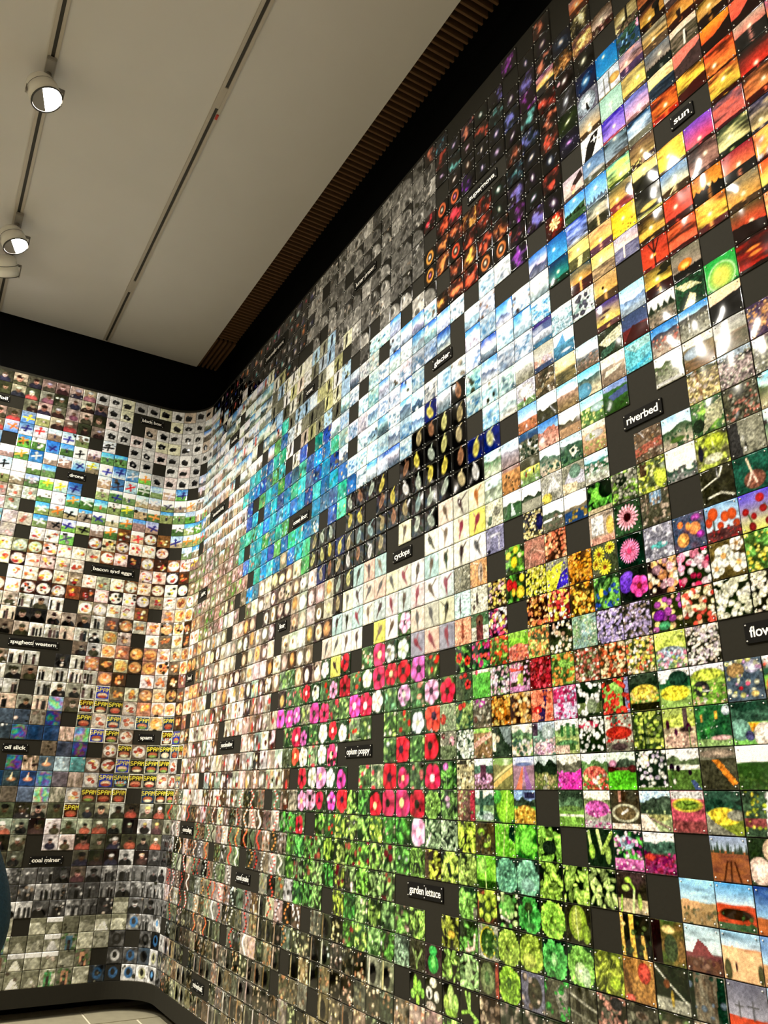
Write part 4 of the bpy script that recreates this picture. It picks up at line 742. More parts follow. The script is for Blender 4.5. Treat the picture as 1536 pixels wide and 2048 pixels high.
-6|21|l|Q 121 232 3;l .1 .9 .2 .4 .1 bd7;l .45 .95 .6 .4 .1 ce8;l .6 .4 .95 .9 .1 ac5;e .2 .4 .12 .2 9c4;e .8 .35 .1 .25 9b5|print of thin twisting lettuce leaves on black
-6|22|l|Y 121 bd7 16|print of pale plump seedling leaves from above
-6|24|l|Y 562 9a3 26;e .75 .5 .18 .16 bc4;e .7 .3 .18 .16 ac3|print of mustard green leaf litter with round leaves
-6|25|w|D 332 .07 b87 a76 665 d98;e .7 .85 .2 .15 333|print of rosy brown frilled fungus in clumps
-7|3|g|I 27b 7be eff|print of cobalt sea ice with foam lines
-7|4|g|H 347 569 eef 567 .55 .1;v 0 .85 1 .15 327;v 0 0 1 .2 368|print of flat white berg on a violet horizon
-7|5|g|H aa9 bbb eca 567 .5 .15;d 30 .08 dcc c98 bab;v 0 0 1 .2 346|print of rose tinted ice cliff at dawn
-7|6|r|Q 654 332 5;p 0 .3 1 .6 1 .4 0 .1 875;d 24 .05 998 cba|print of peaty brown rapids with dark banks
-7|7|r|H bde fff 332 443 .45 .25|print of black hump hill below bright cloud
-7|8|r|H 37c 8be a65 c98 .62 .2;d 40 .05 b87 d98 965|print of pink badlands under blue sky
-7|9|r|H cde def 465 ba9 .65 .2;p .2 0 .8 .4 1 .2 1 0 cb9;d 24 .05 576 354|print of green valley with a sandy wash
-7|10|r|Q bbb 887 4;e .25 .15 .25 .2 dc5;p .3 .3 .6 .9 .9 .4 ddd|print of grey rock face with a yellow bush
-7|11|r|H dee eff 454 665 .55 .2;v 0 .35 1 .08 eee;d 20 .05 443 876|print of dark leaning tree over white rapids
-7|12|f|D 532 .07 e96 fb8 d75 c64|print of peach tulip heads seen from above
-7|13|f|Q 998 776 3;p 0 0 .5 0 .8 .9 0 .7 dd3;p .4 0 1 .1 1 .65 .7 .5 32a;d 40 .03 ee5 43b bbb|print of yellow and violet bedding side by side
-7|14|f|D 722 .065 c33 fd4 fe6 e76 fff|print of ruby and yellow blooms in a crowd
-7|15|f|Q 221 342 3;v 0 .75 1 .25 111;d 50 .055 eda fed eb9|print of pale salmon blooms under a dark hedge
-7|16|f|Y 573 7a4 14;d 40 .06 e83 f94 fa5|print of orange flowers in feathery green
-7|17|f|Q cbd bac 8;v 0 .55 1 .45 b36;d 50 .05 d48 a25;v 0 .5 1 .06 824;d 40 .045 dce aac|print of magenta band above white lilac band
-7|18|f|B eee 8a6 9a6 585 .3 .1;v .25 .5 .12 .35 363;v .5 .45 .14 .45 474;v .75 .5 .12 .35 363;v 0 0 .6 .25 dba;v .6 .1 .25 .2 463|print of clipped conifers in a bright courtyard
-7|19|f|B eed 665 564 d3a .3 .2;p .1 0 1 0 1 .6 .6 .4 d3a;d 40 .05 e5b c29|print of fuchsia pathway through grey shrubs
-7|20|f|B 343 575 7a4 796 .5 .08;v 0 0 1 .28 7a4;e .5 .5 .45 .08 684;v 0 .28 1 .06 ddc|print of circular lawn with a low round hedge
-7|22|l|Y 121 ad5 22|print of yellow green seedlings crowding in rows
-7|23|l|Q 332 221 3;e .5 .55 .35 .45 9b3;e .45 .6 .2 .35 bc5;l .5 .1 .45 .95 .03 cd8;e .8 .3 .15 .25 8a3|print of upright olive lettuce leaf close up
-7|24|l|L 353 8c5 10;e .5 .35 .22 .25 cea;e .7 .25 .15 .25 bda|print of pale hearted butter lettuce, half open
-7|25|w|K 665 221;l 0 .8 1 .5 .05 998;l 0 .4 1 .2 .04 776|print of dark fallen log with grey bark
-8|5|g|H eed dee bbb 776 .6 .05;v 0 .55 1 .08 cdc|print of milky shoreline under pale cloud
-8|6|r|Q bbc 99a 4;e .5 .6 .4 .3 ddd;v 0 0 1 .25 685;e .45 .25 .06 .1 743;e .55 .3 .05 .1 eee|print of snowfield with cattle on green turf
-8|7|r|H 6ae cdf b75 a64 .45 .05;d 24 .04 c85 964|print of russet heath below plain blue sky
-8|8|r|H 258 346 554 887 .7 .1;d 50 .06 ddd 454 232|print of frothing white water among black rocks
-8|9|r|H 554 443 dd5 685 .6 .05;v 0 .4 1 .2 ed6;e .3 .4 .05 .12 843;e .7 .42 .04 .12 222;d 20 .05 796 ddd|print of yellow field with a rider and walker
-8|10|r|H fff eee 232 887 .55 .25;v 0 0 1 .4 998;e .5 .35 .02 .04 433|print of grey shingle flat below a black hill
-8|11|r|D 443 .05 dc8 cb7 334 eda;e .85 .5 .15 .3 225|print of sparkling yellow foliage beside blue shade
-8|12|r|Q b76 865 4;l .2 0 .5 1 .02 c98;l .5 .6 1 .4 .02 c98|print of smooth pinkish stone slabs
-8|13|f|D 232 .05 ed5 fe8 cc3|print of small yellow blooms sprinkled on black green
-8|14|f|D 211 .06 ea4 fc8 e85 421;e .3 .12 .1 .08 e74;e .6 .1 .12 .09 d64;e .85 .12 .1 .08 e74|print of orange globes glowing on black
-8|15|f|Y 785 9b5 10;d 60 .055 e84 f95 ec7|print of orange tulip field in soft green
-8|16|f|D 611 .06 b23 922 d45 733|print of velvety dark red flower bank
-8|17|f|Q f86 e75 10;p .3 0 .6 0 .8 1 .55 1 .6 .6 .35 .5 325;p 0 .2 .5 .3 .5 .5 0 .45 b22;d 40 .06 f97 e64|print of coral bedding with a snaking purple stripe
-8|18|f|B 9ab 798 687 c9b .2 .2;e .7 .7 .25 .25 abb;v 0 .6 .25 .4 434;d 50 .05 fff daa cbb|print of blue grey shrub with pink and white blooms
-8|19|f|B bcc 232 563 885 .3 .2;p .35 0 .65 0 .52 .5 .48 .5 998;e .2 .6 .2 .2 232;e .8 .6 .2 .2 232;d 30 .05 ba7 784|print of long formal walk under heavy cloud
-8|21|l|Y 121 8c4 18;e .5 .4 .3 .2 232|print of sunlit frilly leaves over deep shade
-8|22|l|Y 121 9c4 26|print of spring green seedling bed in black earth
-8|23|l|L 231 9d4 9|print of bright open lettuce with pointed leaves
-8|24|l|L 132 5b5 8;e .5 .5 .12 .18 9d8|print of glossy emerald lettuce rosette
-8|25|w|Q 665 332 4;e .7 .6 .25 .3 998;e .75 .3 .2 .25 887;d 20 .07 4a4 373|print of grey bracket fungi with grass blades
-9|8|r|H 9bd def 99a 877 .6 .15|print of lilac grey gravel plain with hazy peaks
-9|9|r|H 866 976 b85 a74 .85 .03;d 16 .05 443 864|print of brown scrub flat under a thin dark strip
-9|10|r|H cde eef 353 464 .62 .2;p .45 .1 .7 .1 .55 .55 .5 .55 bcc|print of pale track winding through dark hills
-9|12|f|Y 453 6a3 14;e .2 .7 .15 .14 ed3;e .6 .85 .13 .14 ed3;e .5 .4 .16 .2 fd2;e .8 .6 .1 .1 fea|print of three large yellow tulips
-9|13|f|Y 342 5a3 8;e .2 .65 .18 .22 d22;e .45 .55 .15 .2 c22;e .75 .3 .2 .22 fd3;e .4 .35 .1 .15 fc3;e .85 .8 .12 .15 fd3|print of red and yellow tulips close together
-9|15|f|B 8b4 7b3 453 d75 .3 .3;d 50 .06 d76 e98 c54|print of rosy tulips below a strip of lawn
-9|16|f|Q 543 221 3;v 0 .7 1 .14 d43;v 0 .85 .7 .1 edc;v 0 .35 .6 .35 cac;v .4 .2 .3 .4 ab5;v .72 .2 .28 .8 221;v 0 0 1 .2 b7a;d 40 .05 dac c7a|print of striped bedding in red, pink and lime
-9|17|f|D 421 .09 ec8 da5 b73 fda|print of mustard chrysanthemum mounds
-9|18|f|B ddc 575 cb9 796 .5 .15;p .3 .1 1 .1 1 .35 .6 .3 dcb;d 40 .06 7a5 465 ddd|print of leafy terrace with a stone path
-9|19|f|S bcf dde 978 .75 -1 0 .1;e .5 .78 .4 .06 67a;p .1 0 .4 0 .5 .7 .45 .7 d75;p .6 0 .9 0 .6 .7 .52 .7 96a|print of lavender rows running to blue hills
-9|20|f|B 8ad 343 5a4 ea4 .25 .3;v 0 0 1 .42 c93;d 60 .045 ec5 db4 a72;v .5 .75 .5 .2 335|print of golden flower carpet before a dark hedge
-9|21|l|Y 272 6c3 14;e .5 .5 .3 .35 7d4|print of ruffled bright green leaf cluster
-9|22|l|L 354 7b9 10;e .5 .3 .3 .2 8ba|print of bluish collard leaves with pale veins
-9|23|l|L 121 4a4 7;e .5 .7 .18 .16 342;l .5 .3 .5 .6 .02 9d8|print of dark centred green lettuce, wavy rim
-9|24|l|L 451 ac4 11;e .4 .3 .3 .2 bc5|print of crumpled yellow green lettuce
-9|25|w|Q 778 556 3;e .6 .5 .3 .4 443;d 10 .08 a98 654|print of blue grey shell over dark crumbs
-10|10|p|Q bba cca 2;e .3 .35 .12 .1 565;e .25 .2 .12 .12 565;e .7 .55 .2 .16 998|print of one big and two small green cells on beige
-10|11|p|Q 88a 779 2;e .5 .65 .35 .1 ccd;e .55 .58 .3 .06 88a;l .75 .6 .72 .1 .05 bbc;e .15 .1 .1 .08 223|print of pale hooked larva on lavender grey
-10|13|f|D 221 .06 ec5 dab fe8 432|print of yellow and pink tulip lanterns on black
-10|14|f|D 322 .07 d46 fd6 fff e58 738|print of pink, white and yellow bouquet border
-10|15|f|Y 573 8b4 10;d 34 .07 e52 d43 f64|print of red orange tulips in green leaf
-10|16|f|D 343 .06 edd dce c9a 7a5|print of white and blush blossoms on stems
-10|17|f|D 531 .06 c83 da4 b61 dc6|print of burnt orange mums with a yellow tuft
-10|18|f|Q 454 232 4;p .4 1 1 1 1 .3 .7 .5 788;v 0 .2 .2 .6 ddb;e .3 .6 .12 .12 dca|print of glasshouse corner and pale bricks
-10|19|f|H 795 8a5 885 774 .8 .1;p 0 .2 1 .7 1 .5 0 0 db6;l 0 .3 1 .8 .06 dc8|print of sunlit yellow bank across a slope
-10|20|l|Q 153 342 2;e .6 .5 .5 .55 8c3;e .15 .8 .25 .22 5b4;l .6 0 .7 1 .03 ad6|print of two overlapping broad smooth leaves
-10|21|l|Q 7c3 5a2 4;l .4 0 .55 1 .04 bd7;p .75 1 1 1 1 .4 .7 .6 132;d 30 .025 df9 cf8|print of lime leaf beaded with water drops
-10|22|l|L 243 6a8 12|print of sea green crinkled kale head
-10|23|l|Q 221 110 3;e .5 .6 .35 .35 7b5;d 20 .08 ce9 5a4;l .2 .3 .6 .2 .06 eed|print of lettuce in a dark bowl, white ribs
-10|24|l|L 342 9b4 12|print of loose olive yellow lettuce on brown
-10|25|l|L 332 8b3 10;e .5 .55 .1 .16 462|print of tall yellow green lettuce with dark heart
-11|12|p|Q da7 b85 2;e .65 .5 .14 .38 cba;e .68 .4 .06 .25 876;l .5 .85 .2 .95 .02 edc|print of ridged pale larva on orange
-11|13|p|Q ccb bba 3;e .4 .55 .06 .25 322;e .2 .25 .07 .1 433;d 12 .03 433 554|print of dark specks scattered on grey glass
-11|14|f|B 464 575 ccb 998 .3 .1;v .3 0 .4 .6 633;e .5 .75 .22 .2 643;e .5 .68 .05 .05 211|print of curly brown dog sitting on paving
-11|15|f|Y 243 4a4 8;d 30 .08 e4a d36 e54|print of magenta and red flowers in dark foliage
-11|16|f|Q 6b4 5a4 5;v 0 .88 1 .12 edc;e .25 .92 .08 .1 d46|print of mown green lawn with one pink flower
-11|17|f|Q 876 443 4;e .4 .85 .3 .15 b3a;d 40 .07 bba 554 998;e .15 .3 .1 .12 643|print of magenta bush above tumbled stones
-11|18|f|Q 975 653 5;v 0 .85 1 .15 8b5;p 0 .5 1 .9 1 .7 0 .3 c98;d 20 .05 796 dba|print of brown terraced bank with a brick edge
-11|19|f|B dee 465 543 b8a .35 .2;v .35 .3 .3 .5 534;d 40 .04 c9c 978|print of slim purple flowering shrub on soil
-11|20|f|B eed 465 796 9ba .2 .15;v .25 .2 .2 .8 354;e .7 .15 .3 .12 9aa|print of dark cypress beside a light lawn
-11|21|l|Q 542 332 5;e .3 .7 .2 .12 8b3;e .7 .45 .1 .2 bd5;e .55 .3 .15 .08 9c4;d 20 .05 664 443|print of few fresh shoots on crumbly brown soil
-11|22|l|Q 9d4 5a2 3;v 0 0 1 .25 241;l .5 0 .45 1 .03 cf8;e .3 .7 .25 .25 ae6|print of single wide glowing green leaf
-11|23|l|Q 432 321 3;e .5 .5 .48 .48 a53;e .5 .46 .42 .42 342;d 16 .12 ce5 bd4|print of small lettuces in a terracotta bowl
-11|24|l|Q 998 887 3;e .5 .5 .42 .46 ed3;e .5 .5 .36 .4 352;d 40 .06 574 8a5;l .1 .1 .6 .0 .03 ccc|print of green beans in a yellow rimmed pot
-11|25|l|Q 443 332 3;v .85 0 .15 1 943;e .45 .5 .36 .45 785;e .45 .5 .26 .34 896;e .45 .5 .14 .2 574|print of greyish bronze lettuce by a red edge
-11|26|w|D 321 .1 876 654 cb9 432;l .3 .2 .7 .3 .03 ddc|print of brown veined mushroom caps
-12|12|p|Q 887 776 3;e .5 .45 .2 .12 998;e .5 .45 .12 .06 665;d 10 .03 ddc|print of faint grey copepod on drab ground
-12|13|p|Q bdd acc 2;e .4 .5 .05 .35 333;e .4 .4 .04 .25 655;l .1 .8 .4 .9 .02 99a;l .4 .9 .9 .8 .02 99a|print of slender dark copepod on pale aqua
-12|14|p|Q ea8 d97 2;e .5 .5 .07 .38 843;l .4 .3 .6 .3 .03 843;l .35 .5 .65 .5 .03 843;l .4 .7 .6 .7 .03 843|print of brown feathered larva on salmon
-12|15|f|Y 343 6a4 8;f d32 211 5 .2 .25 .55;f d32 211 5 .18 .75 .4|print of two scarlet poppies with black eyes
-12|16|f|Q 343 564 5;f d33 322 5 .18 .75 .55;e .35 .85 .1 .08 d43;e .6 .9 .12 .1 c33|print of red poppies rising from dark grass
-12|17|f|Y 475 9b6 12;e .3 .8 .14 .12 d33;e .5 .85 .12 .1 d43|print of red cluster over pale leafy bush
-12|18|f|D 353 .06 efd fff ded|print of white tulips dense in green
-12|19|f|Q cb8 997 3;v 0 .85 1 .15 221;d 24 .05 654 332;l .2 0 .2 .6 .02 775;l .5 0 .5 .7 .02 775;l .8 0 .8 .6 .02 775;d 16 .06 ddb|print of straw coloured seed stems in rows
-12|20|f|Q 755 543 4;v .05 0 .25 1 854;v .75 0 .25 1 a34;d 30 .05 9a6 cb9|print of climbing vine on maroon posts
-12|21|l|Y 332 bd4 20|print of lemon lime lettuce thicket
-12|22|l|Y 342 9b5 26|print of tangled mid green leaves with buds
-12|23|l|Y 353 8c5 26;v .8 0 .2 .4 776|print of curly green lettuce spilling over grey
-12|24|l|Y 342 6a4 14;l .4 .1 .8 .2 .1 dba;l .8 .2 .85 .6 .07 dba;l .5 .35 .55 .1 .05 ecb|print of fingers lifting green shoots
-12|25|l|Y 443 9c7 18;e .5 .5 .2 .3 ac8|print of pale upright lettuce leaves on grey
-12|26|l|Q 221 110 3;l .3 .9 .5 .4 .1 9c5;l .5 .4 .9 .2 .1 9c5;l .5 .4 .1 .3 .09 8b4;l .5 .5 .5 .9 .09 ad6;e .8 .15 .12 .08 9c5|print of lone spidery green seedling on black
-13|17|f|Q 9a8 786 5;e .2 .45 .2 .2 b43;d 30 .04 cca 8a7|print of blurred red flower on grey green grass
-13|18|f|Q 887 776 2;v 0 0 1 .5 675;e .75 .65 .16 .18 eab;e .2 .85 .12 .12 834;d 30 .04 ddb 453|print of pink lily against grey
-13|19|f|Y 353 6a4 10;e .35 .8 .18 .14 c6b;l .4 0 .38 .7 .02 8b6|print of one mauve poppy on a thin stem
-13|20|f|Y 454 7a5 14;e .45 .7 .15 .1 dac;e .5 .5 .12 .12 989|print of lilac flower above grey green grass
-13|21|l|Y 343 bda 22|print of white edged lettuce leaves outdoors
-13|22|l|Y 343 bd5 18|print of yellow leaf fans with dark gaps
-13|24|l|Y 332 bc4 16;e .6 .45 .2 .12 db4|print of yellowing lettuce with amber tips
-13|25|l|Y 221 9c5 14|print of crisp green leaves over black soil
-13|26|l|Q 110 221 3;e .5 .6 .2 .38 bd7;e .25 .4 .18 .25 ac5;e .75 .45 .16 .28 ad6;e .5 .15 .35 .12 9c4|print of small round lettuce plant on black
-14|20|f|L 343 8b5 8|print of pale green cabbage half hidden in leaves
-14|21|l|Y 353 9b8 24;l .1 .1 .4 .5 .08 eed|print of mint green leaves with a white stem
-14|22|l|Y 432 cd4 16;v 0 0 .25 1 543|print of chartreuse lettuce beside brown soil
-14|25|l|Q 433 322 3;e .5 .4 .32 .3 3a4;e .5 .8 .25 .16 4b5;e .5 .45 .15 .2 7d6|print of vivid emerald sprout heads on maroon soil
-14|26|w|Q 332 221 3;e .25 .5 .22 .2 eed;e .25 .45 .08 .1 111;e .5 .85 .22 .16 eec;e .7 .45 .15 .18 ddc;e .35 .12 .3 .14 dcb|print of white puffballs with dark holes
-15|22|l|Y 453 7a4 20|print of soft grassy green seedlings
-15|24|l|Y 453 9c5 20|print of green lettuce rows seen low
-15|25|l|Q 443 332 4;l .5 .1 .4 .6 .08 8a5;l .5 .3 .8 .7 .08 9b6;l .5 .3 .2 .7 .08 785|print of lanky grey green sprout on soil
-15|26|l|Q 110 221 3;e .4 .6 .14 .32 9d4;e .65 .55 .14 .25 8c4;e .25 .3 .16 .16 9d5;e .55 .15 .12 .2 9c4;e .85 .4 .12 .16 8c4|print of lobed bright seedling on jet black
-16|25|l|Y 565 8a8 20|print of greyish silver green leaf mass
"""
SEEDS = {
    'space': [(-13, -10), (-12, -9), (-11, -9), (-11, -8), (-9, -8), (-8, -9), (-8, -3), (-7, -4), (-7, -1), (-6, -9), (-6, -4)],
    'supernova': [(-13, -6), (-13, -4), (-12, -4), (-12, -2), (-11, -4), (-11, -2)],
    'crater': [(-26, -8), (-25, -10), (-22, -8), (-22, -6), (-21, -9), (-19, -5), (-18, -9), (-17, -5), (-15, -9), (-15, -7), (-15, -3)],
    'interstellar': [(-43, -10), (-39, -10), (-36, -10), (-31, -10), (-31, -8), (-29, -6), (-28, -10), (-28, -9)],
    'crow': [(-32, -4), (-30, -4), (-28, -4), (-28, -1), (-26, -1), (-25, -4), (-24, -2)],
    'glacier': [(-21, 3), (-20, 2), (-19, 0), (-18, -1), (-18, 4), (-16, 3), (-15, -1), (-15, 1), (-14, 3), (-12, 0), (-11, 2), (-10, 4), (-9, 2), (-9, 5), (-8, 2), (-6, 4)],
    'ocean': [(-35, 4), (-34, 2), (-34, 7), (-32, 1), (-32, 6), (-31, 0), (-30, 5), (-27, 4), (-26, 2), (-26, 6), (-24, 4), (-24, 5), (-23, 5)],
    'plankton': [(-24, 8), (-22, 8), (-21, 10), (-20, 7), (-20, 9), (-18, 7), (-17, 7), (-14, 5), (-14, 8), (-13, 7), (-12, 7), (-11, 7)],
    'specimen': [(-21, 12), (-20, 11), (-18, 11), (-17, 13), (-16, 11), (-15, 12), (-15, 13), (-13, 10), (-13, 12), (-12, 10), (-11, 11)],
    'flour': [(-38, 10), (-37, 12), (-35, 11), (-33, 13), (-32, 9), (-32, 11), (-31, 10), (-29, 13), (-28, 10), (-26, 11), (-25, 10), (-25, 14), (-24, 11)],
    'poppy': [(-26, 15), (-26, 16), (-24, 18), (-24, 19), (-23, 16), (-22, 20), (-21, 16), (-21, 17), (-20, 14), (-20, 16), (-18, 19), (-17, 16), (-17, 18), (-16, 14), (-16, 19), (-14, 16), (-14, 17)],
    'marshmallow': [(-42, 19), (-41, 17), (-40, 15), (-38, 20), (-35, 19), (-34, 16), (-32, 18), (-31, 15), (-29, 19)],
    'lettuce': [(-25, 23), (-24, 23), (-23, 22), (-21, 24), (-20, 21), (-20, 23), (-19, 24), (-18, 21), (-17, 25), (-16, 22), (-16, 24), (-15, 26), (-13, 26)],
    'snake': [(-45, 21), (-44, 25), (-42, 23), (-39, 26), (-37, 21), (-37, 24), (-34, 25), (-33, 22), (-32, 26), (-31, 21), (-30, 22), (-29, 21), (-27, 23), (-27, 25)],
    'mine': [(-43, 30), (-40, 30), (-39, 28), (-35, 29), (-34, 28), (-31, 29), (-28, 27), (-26, 28), (-25, 29), (-24, 26), (-22, 27), (-21, 26), (-20, 28), (-19, 26), (-17, 27), (-15, 27)],
    'rocket': [(-45, -8), (-45, -3), (-43, -4), (-41, -5), (-38, -5), (-38, -2), (-36, -3), (-34, -4), (-32, -2)],
    'city': [(-46, -2), (-43, 1), (-42, -2), (-40, 3), (-38, 0), (-38, 2), (-36, 3)],
    'piglet': [(-45, 5), (-44, 7), (-42, 4), (-40, 6), (-40, 8), (-38, 5), (-36, 7), (-36, 8)],
    'box': [(-54, -10), (-53, -7), (-52, -10), (-51, -5), (-50, -7), (-49, -10), (-49, -4), (-48, -7), (-48, -5), (-47, -9), (-47, -7)],
    'face': [(-62, -10), (-61, -7), (-60, -10), (-60, -9), (-59, -8), (-58, -9), (-57, -7), (-56, -9), (-56, -8), (-55, -7)],
    'drone': [(-61, -4), (-60, -6), (-60, -3), (-59, -5), (-59, -2), (-58, -5), (-58, -4), (-57, -2), (-56, -5), (-56, -2), (-55, -4), (-53, -4), (-52, -3), (-51, -3), (-49, -3)],
    'airfield': [(-58, 0), (-56, 0), (-56, 1), (-54, 0), (-53, -2), (-53, 1), (-52, 0), (-51, -2), (-49, -2), (-49, 0), (-47, -2), (-47, 0), (-46, 1)],
    'breakfast': [(-59, 3), (-59, 6), (-58, 5), (-57, 3), (-57, 6), (-56, 5), (-55, 5), (-54, 2), (-53, 6), (-52, 1), (-52, 2), (-52, 5), (-52, 6), (-50, 2), (-50, 4), (-50, 7), (-49, 5), (-48, 3), (-47, 5)],
    'dish': [(-60, -1), (-60, 1)],
    'western': [(-59, 7), (-59, 8), (-58, 11), (-58, 12), (-58, 14), (-57, 7), (-57, 9), (-56, 7), (-56, 12), (-56, 14), (-55, 8), (-55, 11), (-55, 13), (-54, 12), (-54, 13), (-53, 8), (-53, 10)],
    'pizza': [(-52, 8), (-52, 10), (-51, 12), (-50, 8), (-50, 10), (-49, 8), (-49, 12), (-48, 9), (-48, 11), (-48, 13), (-47, 7), (-47, 13), (-47, 14), (-46, 9), (-46, 11), (-46, 12)],
    'oil': [(-58, 15), (-57, 16), (-57, 18), (-57, 19), (-56, 15), (-56, 16), (-56, 20), (-55, 15), (-55, 17), (-55, 18), (-55, 20), (-54, 16), (-54, 19), (-54, 20), (-53, 16), (-53, 17), (-53, 18)],
    'tin': [(-53, 15), (-52, 14), (-52, 16), (-52, 20), (-51, 15), (-51, 17), (-51, 18), (-51, 20), (-50, 15), (-50, 18), (-50, 19), (-49, 17), (-49, 18), (-49, 19), (-47, 16), (-47, 17), (-47, 18), (-47, 19), (-47, 20)],
    'miner': [(-56, 21), (-56, 23), (-55, 22), (-54, 22), (-54, 23), (-52, 22), (-51, 22), (-51, 24), (-49, 22), (-49, 23), (-48, 22), (-47, 21)],
    'mono': [(-55, 25), (-55, 27), (-54, 26), (-53, 25), (-52, 26), (-52, 27), (-51, 25), (-50, 26), (-50, 27), (-49, 25), (-48, 26), (-47, 25), (-47, 27)],
    'passage': [(-55, 29), (-55, 30), (-54, 28), (-54, 31), (-53, 29), (-53, 30), (-52, 28), (-52, 31), (-51, 28), (-51, 29), (-51, 30), (-50, 28)],
    'shaft': [(-49, 30), (-49, 31), (-48, 28), (-48, 30), (-47, 29), (-47, 31), (-46, 30)],
    'sunset': [(-6, 1), (-4, -8), (-4, -7), (-4, -3), (-4, 1), (-2, -3), (-2, 0), (0, -2), (0, 3), (1, 1), (1, 3), (2, -1)],
    'riverbed': [(-9, 9), (-8, 8), (-8, 10), (-7, 8), (-6, 6), (-6, 10), (-3, 7), (-3, 10), (-1, 7), (-1, 11), (0, 9)],
    'flower': [(-13, 17), (-11, 15), (-11, 19), (-10, 15), (-10, 17), (-9, 19), (-8, 12), (-7, 15), (-6, 19), (-5, 13), (-3, 15), (-2, 20), (-1, 14), (-1, 17)],
    'desert': [(-3, 22), (-2, 23), (-1, 21)],
    'fungus': [(-7, 25), (-5, 23), (-4, 24)],
}
BARE = {
    -10: [-12, -11, -10, -9, -7, -5, -4, -3],
    -9: [-52, -51, -50, -34, -33, -32, -31, -25, -8, -5, -3],
    -8: [-62, -61, -52, -22, -3, -2],
    -7: [-21, -20, -19, -13, -2],
    -6: [-55, -53, -38, -28, -27, -25, -3],
    -5: [-61, -50, -46, -40, -39, -14, -11, -10, -9],
    -3: [-57, -56, -55, -47, -27, -22, -19, -15],
    -2: [-55, -34, -21, -16, -13, -5],
    -1: [-38, -33, -18],
    0: [-59, -49, -43, -41, -40, -28, -20, -11, -7, -1, 0],
    1: [-29, -26, -21, -12, -9, -8],
    2: [-59, -55, -48, -45, -34, -14, -13, -12],
    3: [-33, -21, -6],
    4: [-54, -53, -52, -51, -3],
    5: [-60, -35, -28, -27, -26, -5, 0],
    6: [-43, -24, -17, -11],
    7: [-55, -49, -34, -22, -19, -9, 1],
    8: [-36, -3],
    9: [-50, -35, -17, -4, -3, -2],
    10: [-59, -58, -57, -56, -55, -37, -32, -16, -15, -4],
    11: [-56, -29, -9],
    12: [-50, -44, -35, -29, -10, -6, -2],
    13: [-57, -24, -19],
    14: [-40, -20, -9],
    15: [-54, -44, -29, -13],
    16: [-49, -48, -37, -1, 0],
    17: [-58, -57, -56, -52, -37, -36, -34, -28, -18],
    18: [-58, -45, -21, -20, -19, -18],
    19: [-40, -26, -20],
    20: [-49, -29, -8],
    21: [-24, -7, -3],
    22: [-43, -41, -4],
    23: [-55, -37, -32, -16, -15, -14, -13, -6],
    24: [-55, -54, -53, -33, -32, -30, -22, -14],
    25: [-24],
    26: [-16],
    27: [-34, -26],
    28: [-55, -45, -27, -23],
    29: [-48, -40],
    30: [-50, -38, -37],
}
LABELS = [('sun', 0.04, 0.47, 0.55), ('riverbed', -2.58, 9.54, 1.15), ('flowerbed', 0.50, 16.44, 1.35), ('garden lettuce', -13.98, 23.42, 1.95), ('opium poppy', -19.06, 18.44, 2.0), ('cyclops', -15.67, 10.44, 1.2), ('glacier', -12.6, 2.42, 1.15), ('supernova', -9.56, -4.48, 1.75), ('lunar crater', -19.65, -6.46, 2.0), ('ocean floor', -26.38, 5.6, 1.8), ('flour', -28.0, 11.42, 0.75), ('marshmallow', -35.27, 17.45, 1.9), ('coral snake', -31.19, 24.48, 1.7), ('camouflage', -41.29, 22.5, 1.8), ('mineshaft', -36.77, 30.56, 1.6), ('bread', -44.01, 12.42, 0.85), ('abandoned city', -41.08, 0.52, 2.3), ('piglet', -42.75, 6.42, 0.9), ('rocket', -38.92, -4.46, 1.15), ('crow', -26.06, -2.44, 0.8), ('interstellar space', -32.15, -8.44, 2.9), ('black box', -50.54, -8.5, 1.55), ('drone', -55.54, -2.54, 1.0), ('bacon and eggs', -51.98, 4.46, 2.8), ('spaghetti western', -56.54, 10.48, 2.95), ('oil slick', -56.58, 17.54, 1.3), ('spam', -48.1, 16.5, 0.85), ('coal miner', -53.6, 24.58, 1.75), ('tinfoil', -61.71, -7.6, 1.2)]
for t, j_, k_, w_ in LABELS:
    hw = w_/2+0.016/(A*R)
    for c_ in range(int(math.floor(j_-hw+0.04)), int(math.floor(j_+hw-0.04))+1):
        for r_ in range(int(math.floor(k_-0.25+0.04)), int(math.floor(k_+0.25-0.04))+1): BARE.setdefault(r_, []).append(c_)
done = set(); pinme = None
for ln in TABLE.strip().split('\n'):
    c, r, g, spec, desc = ln.split('|'); c, r = int(c), int(r)
    seed = zlib.crc32(('%d,%d' % (c, r)).encode()); rng = np.random.RandomState(seed); N = 36 if c >= -8 else 28
    pos, nor = sheet(c, r, N, rng, 1.0)
    cen = Vector(wallp(c+0.5, r+0.5))
    v, f, col = sheet_arrays(pos, nor, paint(spec, N, seed), N)
    o = mesh_obj('photo_print', build_mesh('photo_print', v-np.array(cen), f, col), None, None, cen)
    tag(o, desc, 'print', GROUP[g])
    if pinme is None: pinme = pins_mesh('pins', [p_-cen for p_ in pin_points(c, r)])
    tag(mesh_obj('pins', pinme, None, o), kind='stuff')
    done.add((c, r))
VV, FF, CC = [], [], []; base = 0; pinpts = []
SP = np.array([p_ for v_ in SEEDS.values() for p_ in v_]); SK = [k_ for k_, v_ in SEEDS.items() for _ in v_]
